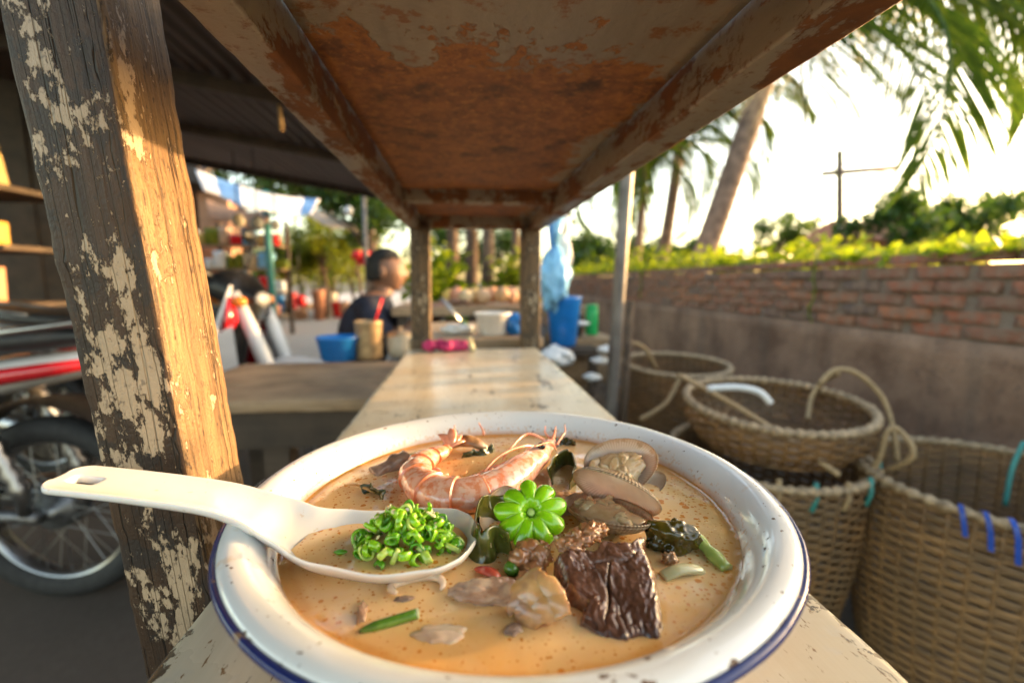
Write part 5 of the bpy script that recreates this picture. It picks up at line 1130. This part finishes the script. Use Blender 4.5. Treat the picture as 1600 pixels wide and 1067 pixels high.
# ------------------------------------------------------------------ palms and trees
def palm(base, top, r0, r1, nf, L, seed, label, droop=1.0, lf=.42):
    rr = random.Random(seed); base = Vector(base); top = Vector(top); rt = empty('palm_tree', base, label, 'palm tree', 'palm trees beyond the wall')
    mb = MB(); n = 60; pts = [base.lerp(top, i / n) + Vector((.05 * math.sin(math.pi * i / n), 0, 0)) for i in range(n + 1)]
    mb.tube(pts, [(r0 + (r1 - r0) * i / n) * (1 + .06 * (i % 2)) for i in range(n + 1)], 14); mb.build('trunk', M['palm_bark'], rt)
    for k in range(nf):
        az = 2 * math.pi * k / nf + rr.uniform(-.2, .2); el = rr.uniform(-.15, 1.15); Lk = L * rr.uniform(.85, 1.1); mb = MB(); pts = []; q = top.copy(); e = el
        for i in range(25):
            pts.append(q.copy()); q = q + Vector((math.cos(az) * math.cos(e), math.sin(az) * math.cos(e), math.sin(e))) * Lk / 24; e -= droop * (.035 + .085 * i / 24) * 1.15
        mb.tube(pts, [.028 * (1 - i / 26) + .004 for i in range(25)], 5)
        for i in range(2, 25):
            for sub_ in (0, .5):
                p = pts[i] if sub_ == 0 or i == 24 else pts[i].lerp(pts[i + 1], .5); t = (pts[i] - pts[i - 1]).normalized(); sdv = t.cross(Vector((0, 0, 1)))
                sdv = sdv.normalized() if sdv.length > 1e-3 else Vector((1, 0, 0))
                for s_ in (-1, 1):
                    ll = lf * Lk / 2.4 * math.sin(math.pi * (.12 + .86 * i / 25)) ** .6 * rr.uniform(.8, 1.15); d = (sdv * s_ + t * .75 + Vector((0, 0, -.35 - .5 * rr.random()))).normalized(); wd = sdv.cross(d).normalized() * .0145 * Lk / 2.4
                    m1 = p + d * ll * .5 + Vector((0, 0, -.02)); e_ = p + d * ll + Vector((0, 0, -.14 * ll / lf))
                    mb.add([p - wd * .4, p + wd * .4, m1 + wd, m1 - wd, e_], [(0, 1, 2, 3), (3, 2, 4)])
        mb.build('frond', M['leaf_p'], rt)
palm((2.62, 5.6, 0), at(1228, 15, y=5.6), .15, .12, 40, 3.3, 4, 'large leaning palm with thick trunk and drooping fronds, nearest the wall', 1.0, .74)
palm((3.45, 8.2, 0), at(1062, 225, y=8.2), .12, .09, 15, 2.5, 9, 'slender palm partly hidden by the shelf, left of the large palm', 1.15, .5)
palm((2.75, 7.4, 0), at(1008, 235, y=7.4), .07, .06, 12, 1.9, 15, 'thin-trunked palm right behind the steel pole', 1.2, .4)
palm((14.2, 8.4, 0), at(1740, -80, y=8.4), .17, .13, 15, 3.2, 23, 'far right palm with only its fronds showing at the edge', 1.0, .5)
def tree(base, h, crown, label, mat, seed, nl=2600, ls=.22, tr=.09, group='trees behind the market', sub=None):
    rr = random.Random(seed); base = Vector(base); rt = empty('tree', base, label, 'tree', group); mb = MB()
    top = base + Vector((0, 0, h)); mb.tube([base, base.lerp(top, .4) + Vector((.05, 0, 0)), top], [tr, tr * .8, tr * .4], 10)
    cc = top; clumps = []
    for k in range(14 if sub is None else sub):
        a = rr.uniform(0, 6.3); e = rr.uniform(-.5, 1.3); q = rr.uniform(.35, .95); p = cc + Vector((crown[0] * q * math.cos(a) * math.cos(e), crown[1] * q * math.sin(a) * math.cos(e), crown[2] * q * math.sin(e))); clumps.append((p, rr.uniform(.3, .5) * min(crown)))
        mb.tube([base.lerp(top, rr.uniform(.55, .95)), p], [tr * .35, tr * .1], 5)
    mb.build('trunk', M['bark'], rt); mb = MB()
    for k in range(nl):
        p, r = rr.choice(clumps); u = Vector((rr.gauss(0, 1), rr.gauss(0, 1), rr.gauss(0, 1))).normalized() * r * rr.random() ** .45
        mb.leaf(p + u, (rr.uniform(-1, 1), rr.uniform(-1, 1), rr.uniform(-.8, .4)), (rr.uniform(-1, 1), rr.uniform(-1, 1), 1), ls * rr.uniform(.6, 1.2), ls * rr.uniform(.35, .6))
    mb.build('crown', mat, rt); return rt
tree((3.2, 12, 0), 1.55, (.85, .8, .75), 'rounded bushy tree above the far end of the wall', M['leaf_b'], 1, 2600, .16)
tree((5.6, 13, 0), 1.2, (1.2, 1, .7), 'low bushy tree seen between the palm trunks', M['leaf_b'], 2, 2200, .2)
tree((11.2, 11, 0), 2.3, (1.5, 1.3, .9), 'broad dark tree on the right skyline beyond the utility pole', M['leaf_b'], 3, 3400, .2)
tree((14.8, 12, 0), 2.4, (1.8, 1.5, 1.0), 'wide dark tree at the right edge of the skyline', M['leaf_b'], 4, 3400, .22)
tree((8.2, 9, 0), 1.25, (.9, .8, .45), 'yellow-green bush behind the wall right of the large palm', M['leaf_c'], 5, 1800, .14)
tree((9.6, 8.2, 0), 1.35, (1.1, .8, .45), 'yellow-green bush behind the wall below the right skyline trees', M['leaf_c'], 6, 1800, .14)
tree((6.4, 9.5, 0), 1.15, (1.0, .8, .4), 'yellow-green bush behind the wall beside the large palm trunk', M['leaf_c'], 7, 1800, .14)
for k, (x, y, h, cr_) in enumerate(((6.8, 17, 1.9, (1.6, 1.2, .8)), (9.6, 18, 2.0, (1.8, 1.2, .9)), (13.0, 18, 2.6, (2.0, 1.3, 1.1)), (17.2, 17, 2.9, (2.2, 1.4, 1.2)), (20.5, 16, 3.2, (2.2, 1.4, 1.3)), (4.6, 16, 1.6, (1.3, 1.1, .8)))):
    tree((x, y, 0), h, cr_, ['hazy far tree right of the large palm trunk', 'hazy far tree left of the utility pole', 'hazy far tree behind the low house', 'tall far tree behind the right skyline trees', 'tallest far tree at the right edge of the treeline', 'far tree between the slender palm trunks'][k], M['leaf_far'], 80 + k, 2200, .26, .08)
# utility pole
up_ = empty('utility_pole', (10.2, 13.2, 0), 'utility pole with crossbar on the right skyline', 'pole'); pu = at(1318, 420, y=13.2)
mb = MB(); mb.tube([(pu.x, 13.2, 0), at(1312, 235, y=13.2)], [.13, .09], 10); mb.build('pole_shaft', M['bark'], up_)
mb = MB(); mb.tube([at(1285, 272, y=13.2), at(1402, 262, y=13.2)], .085, 8); mb.build('crossbar', M['bark'], up_)
# low house behind the bushes
hs = empty('low_house', (12.6, 9.2, 0), 'low ochre house with tiled roof half hidden behind the bushes', 'house')
mb = MB(); mb.box((13.4, 13.9, 1.1), (3.4, 2, 2.2)); mb.build('wall', M['plaster_orange'], hs, smooth=False)
mb = MB(); mb.add([(11.5, 12.6, 2.2), (15.3, 12.6, 2.2), (15.3, 15.2, 2.2), (11.5, 15.2, 2.2), (11.9, 13.9, 2.9), (14.9, 13.9, 2.9)], [(0, 1, 5, 4), (1, 2, 5), (2, 3, 4, 5), (3, 0, 4), (3, 2, 1, 0)]); mb.build('roof', M['roof_tile'], hs, smooth=False)
# trunks and greenery seen under the shelf and beyond the person
rr = random.Random(31); names_t = ['first tree trunk right of the far left post', 'slim trunk seen in the middle of the far frame', 'third trunk seen inside the far frame', 'trunk nearest the far right post inside the frame']
for k, (px, y, r) in enumerate(((702, 6.0, .10), (733, 7.0, .12), (757, 5.6, .09), (800, 6.6, .07))):
    b = at(px, 440, y=y); tree((b.x, y, 0), 3.6, (1.0, 1.0, .7), names_t[k], M['leaf_b'], 50 + k, 1500, .2, r)
tree((-2.0, 10.5, 0), 2.45, (1.3, 1.2, 1.1), 'dark green tree above and behind the seated person', M['leaf_b'], 60, 3600, .2, .12)
tree((-3.5, 12.2, 0), 1.7, (.8, .8, 1.0), 'yellow-green shrub by the street beyond the awning', M['leaf_c'], 61, 2400, .14, .05)
tree((-4.6, 12.6, 0), 1.5, (.8, .8, .9), 'leafy shrub at the left of the street greenery', M['leaf_c'], 62, 2200, .14, .05)
tree((-2.75, 12.6, 0), 1.8, (.7, .8, .9), 'taller yellow-green shrub beside the red flowers', M['leaf_c'], 63, 2200, .14, .05)
tree((-.6, 16, 0), 1.9, (1.2, 1, 1.3), 'green shrub mass closing the view below the shelf', M['leaf_b'], 64, 2600, .18, .06)
tree((1.3, 16, 0), 1.9, (1.1, 1, 1.2), 'green shrub beyond the far right post', M['leaf_b'], 65, 2400, .18, .06)
tree((-6.6, 13, 0), 1.9, (1.2, 1, 1.2), 'shrub behind the motorcycles under the awning', M['leaf_c'], 66, 2200, .16, .06)
mb = MB(); p = at(571, 390, y=9.0)
for k in range(7): mb.blob(p + Vector((rr.uniform(-.14, .14), rr.uniform(-.1, .1), rr.uniform(-.28, .16))), (.11, .1, .09), .3, 2, 3, k)
mb.build('red_blossom', M['red_plastic'], label='bright red blossom cluster above the seated person', cat='blossom')
# awning
def aw(u, v):
    a, b, c, d = at(305, 266, y=7.3), at(500, 312, y=8.6), at(318, 300, y=7.0), at(488, 338, y=8.2); q = a.lerp(b, u).lerp(c.lerp(d, u), v); q.z += .03 * math.sin(u * 14) * v - .10 * math.sin(math.pi * u); return q
mb = MB(); mb.grid(aw, 40, 8); mb.m = [1 if (i // 7) in (5, 6, 7, 8, 9, 10, 11, 33, 34, 35, 36, 37) else 0 for i in range(len(mb.f))]
o = mb.build('tarp_awning', [M['white_cloth'], M['blue_cloth']], label='white and blue tarp awning stretched below the iron roof', cat='awning'); md = o.modifiers.new('t', 'SOLIDIFY'); md.thickness = .01
# stall building and odds and ends along the street
sb_ = empty('market_stall', (-5.5, 9, 0), 'ochre walled market stall behind the motorcycles', 'stall')
for x0, w_ in ((-4.35, .5), (-7.0, .5), (-9.5, .5)): mb = MB(); mb.box((x0, 9.0, 1.25), (w_, .4, 2.5)); mb.build('pillar', M['plaster_orange'], sb_, smooth=False)
mb = MB(); mb.box((-7.3, 9.0, 2.65), (5.8, .5, .3)); mb.build('lintel', M['darkwood'], sb_, smooth=False)
mb = MB(); mb.add([(-12, 8.4, 2.75), (-4.3, 8.4, 2.75), (-4.3, 11.2, 4.1), (-12, 11.2, 4.1)], [(0, 1, 2, 3)]); o = mb.build('stall_roof', M['darkwood'], sb_, smooth=False); md = o.modifiers.new('t', 'SOLIDIFY'); md.thickness = .06
mb = MB(); mb.box((-8.3, 10.6, 1.5), (7.4, .2, 3.0)); mb.build('back_wall', M['darkwood'], sb_, smooth=False)
mb = MB(); mb.tube([Vector((-3.15, 8.0, 0)), Vector((-3.15, 8.0, 2.4))], .055, 10); mb.build('teal_post', M['teal_paint'], label='teal painted post by the street', cat='post')
mb = MB(); mb.tube([(-1.72, 8.6, 0), (-1.72, 8.6, 2.5)], .035, 8); mb.build('thin_post', M['steel'], label='thin grey street post behind the red blossom', cat='post')
rr = random.Random(90); nm = ['orange', 'yellow', 'pale', 'cream', 'tan']
mats = [M['plaster_orange'], M['paint_goods'], M['white_plastic'], M['pot'], M['blue_plastic'], M['cream_cer'], M['red_plastic']]
for k in range(15):
    y = rr.uniform(11.5, 13.5); px = 396 + 10 * k; b = at(px, 439, y=y); r = rr.uniform(.10, .18); h_ = rr.uniform(.25, .75); mb = MB(); mb.lathe([(0, 0), (r * .75, 0), (r, h_ * .85), (r * 1.08, h_), (r * .95, h_), (0, h_ * .9)], (b.x, y, 0), 20); mb.build('street_pot', mats[k % 7], label=['ochre', 'yellowish', 'white', 'terracotta', 'blue', 'cream', 'red'][k % 7] + ' street pot, ' + ORD[k] + ' from the left beside the shrubs', cat='pot', group='pots along the street')

# ------------------------------------------------------------------ street clutter: potted plants, crates, hanging lamps
def potted(px, y, h, wd, mat, label, seed, n=650, ls=.13):
    rr = random.Random(seed); b = at(px, 439, y=y); rt = empty('potted_plant', (b.x, y, 0), label, 'plant', 'potted plants along the street')
    mb = MB(); mb.lathe([(0, 0), (.13, 0), (.17, .26), (.19, .28), (.17, .29), (0, .26)], (b.x, y, 0), 20); mb.build('pot', M['pot'], rt)
    mb = MB()
    for k in range(5): a = rr.uniform(0, 6.3); mb.tube([(b.x, y, .26), (b.x + .3 * wd * math.cos(a), y + .3 * wd * math.sin(a), h * .6), (b.x + .7 * wd * math.cos(a), y + .7 * wd * math.sin(a), h * .9)], [.02, .014, .006], 5)
    mb.build('stem', M['bark'], rt); mb = MB()
    for k in range(n):
        u = Vector((rr.gauss(0, .5), rr.gauss(0, .5), rr.gauss(0, .45))); p = Vector((b.x + u.x * wd, y + u.y * wd, .30 + (h - .3) * (.55 + .38 * u.z)))
        mb.leaf(p, (rr.uniform(-1, 1), rr.uniform(-1, 1), rr.uniform(-.5, .8)), (rr.uniform(-1, 1), rr.uniform(-1, 1), 1), ls * rr.uniform(.7, 1.5), ls * rr.uniform(.4, .8))
    mb.build('foliage', mat, rt)
for k, (px, y, h, wd, c_) in enumerate(((408, 12.5, 1.9, .6, 'leaf_c'), (440, 13.5, 2.3, .7, 'leaf_c'), (472, 14.5, 2.6, .8, 'leaf_b'), (500, 13.8, 2.1, .6, 'leaf_c'), (526, 15, 2.5, .8, 'leaf_a'), (552, 14, 2.2, .6, 'leaf_c'), (386, 11.5, 2.0, .6, 'leaf_b'), (682, 5.0, 1.3, .3, 'leaf_a'), (806, 5.2, 1.25, .25, 'leaf_c'))):
    potted(px, y, h, wd, M[c_], ORD[k] + ' potted plant from the left among the street greenery' if k < 6 else ['potted shrub in the shade close to the ochre stall', 'potted plant showing between far left post and tree trunks', 'potted plant showing just left of the far right post'][k - 6], 200 + k)
ct = empty('fruit_counter', (-3.9, 7.0, 0), 'low fruit counter in front of the ochre stall', 'counter'); mb = MB(); mb.box((-3.7, 7.0, .62), (1.3, .5, .05)); mb.build('top', M['plank'], ct, smooth=False)
for sx in (-4.25, -3.15): mb = MB(); mb.box((sx, 7.0, .295), (.07, .4, .59)); mb.build('leg', M['darkwood'], ct, smooth=False)
rr = random.Random(44); mb = MB(); mb.blob((0, 0, 0), (.075, .075, .07), .03, 1, 3, 1); M['orange'] = plain('orange_peel', (.72, .25, .02), .45, .2); od = mb.build('orange_fruit', M['orange'], loc=(0, 0, 0)); odd = od.data; bpy.data.objects.remove(od)
for k in range(26):
    o = bpy.data.objects.new('orange_fruit', odd); COL.objects.link(o); o.location = (-4.2 + .155 * (k % 7) + rr.uniform(-.01, .01), 6.86 + .15 * ((k // 7) % 2), .717 + .12 * (k // 14)); tag(o, 'orange fruit piled on the low fruit counter', 'orange', 'oranges on the fruit counter')
for k, (px, py, y, r, mt) in enumerate(((402, 350, 5.2, .07, 'lens'), (430, 352, 6.0, .06, 'white_plastic'), (372, 345, 5.6, .07, 'cream_cer'), (545, 330, 8.0, .07, 'white_plastic'), (470, 470, 6.2, .07, 'red_plastic'))):
    p = at(px, py, y=y); hl = empty('hanging_lamp', p, ['clear glass lamp hanging above the farther motorcycle', 'white lamp hanging right of the glass lamp', 'cream lamp hanging by the peeling post', 'small white lamp hanging near the dark green tree', 'red lantern hanging low over the street pots'][k], 'lamp', 'lamps hanging under the roof')
    mb = MB(); mb.blob(p, (r, r, r * 1.1), .02, 1, 3, 1); mb.build('globe', M[mt], hl); mb = MB(); mb.tube([p + Vector((0, 0, r)), p + Vector((0, 0, .9))], .006, 5); mb.build('cord', M['black_plastic'], hl)

sh = empty('stall_shelf', (-4.3, 8.5, 0), 'open stall shelf stacked with bright packets behind the motorcycles', 'shelf')
for z in (.35, .75, 1.15, 1.55): mb = MB(); mb.box((-4.2, 8.5, z), (2.2, .35, .03)); mb.build('shelf_board', M['plank'], sh, smooth=False)
for x in (-5.32, -4.2, -3.08): mb = MB(); mb.box((x, 8.62, 1.0), (.06, .06, 2.0)); mb.build('upright', M['darkwood'], sh, smooth=False)
rr = random.Random(66)
for r_, z in enumerate((.366, .766, 1.166, 1.566)):
    x = -5.2; i = 0
    while x < -3.2 and i < 12:
        ww = rr.uniform(.10, .24); hh = rr.uniform(.14, .30); mb = MB(); mb.beam((x + ww / 2, 8.42, z), (x + ww / 2, 8.42, z + hh), ww * .92, .2, .012, 4, .001, up=(0, 1, 0), seed=i)
        mb.build('goods_packet', [M['paint_goods'], M['paint_goods'], M['red_plastic'], M['blue_pale'], M['leaf_c'], M['white_plastic']][rr.randrange(6)], label=ORD[i] + ' packet from the left on the ' + ['bottom', 'second', 'third', 'top'][r_] + ' board of the stall shelf', cat='packet', group='packets on the stall shelf'); x += ww + .02; i += 1
def tarp(a, b, c, d, mat, label, seed):
    def f_(u, v): q = a.lerp(b, u).lerp(c.lerp(d, u), v); q.z += .04 * math.sin(u * 11 + seed) * v - .08 * math.sin(math.pi * u); return q
    mb = MB(); mb.grid(f_, 30, 8); o = mb.build('tarp_awning', mat, label=label, cat='awning'); md = o.modifiers.new('t', 'SOLIDIFY'); md.thickness = .01
tarp(at(470, 318, y=9.5), at(585, 352, y=12), at(478, 338, y=9.2), at(590, 368, y=11.6), M['pale_wall'], 'grey tarp awning reaching toward the dark green tree', 2)
tarp(at(322, 312, y=7.9), at(420, 330, y=8.1), at(326, 338, y=7.6), at(420, 352, y=7.8), M['plaster_orange'], 'ochre cloth awning below the white and blue tarp', 4)

mb = MB(); mb.box((-8.2, 8.36, 2.95), (7.8, .06, .75)); mb.build('fascia', M['darkwood'], sb_, smooth=False)

tree((-4.8, 17.5, 0), 4.2, (2.6, 2.0, 2.0), 'large dark tree filling the gap above the street awnings', M['leaf_b'], 91, 4200, .30, .16)
tree((-8.5, 19, 0), 4.4, (2.6, 2.0, 2.0), 'large dark tree farther left behind the stall', M['leaf_b'], 92, 3000, .30, .16)

for k, (z0_, lab) in enumerate(((268, 'upper'), (276, 'lower'))):
    a_ = at(1300 + 70 * k, z0_ - 4, y=13.2); mb = MB(); c = [a_.lerp(Vector((a_.x + 16, 12.0, a_.z + .6)), i / 16) - Vector((0, 0, .5 * math.sin(math.pi * i / 16))) for i in range(17)] ; mb.tube(c, .016, 5); mb.build('power_line', M['black_plastic'], label=lab + ' power line sagging right from the utility pole', cat='wire')
for k in range(3):
    a_, b_ = at(845, 345 - 12 * k, y=9), at(1010, 300 - 16 * k, y=9.5); mb = MB(); c = [a_.lerp(b_, i / 12) - Vector((0, 0, .06 * math.sin(math.pi * i / 12))) for i in range(13)]; mb.tube(c, .012, 5); mb.build('overhead_wire', M['black_plastic'], label=['lowest', 'middle', 'topmost'][k] + ' wire crossing the sky left of the steel pole', cat='wire')
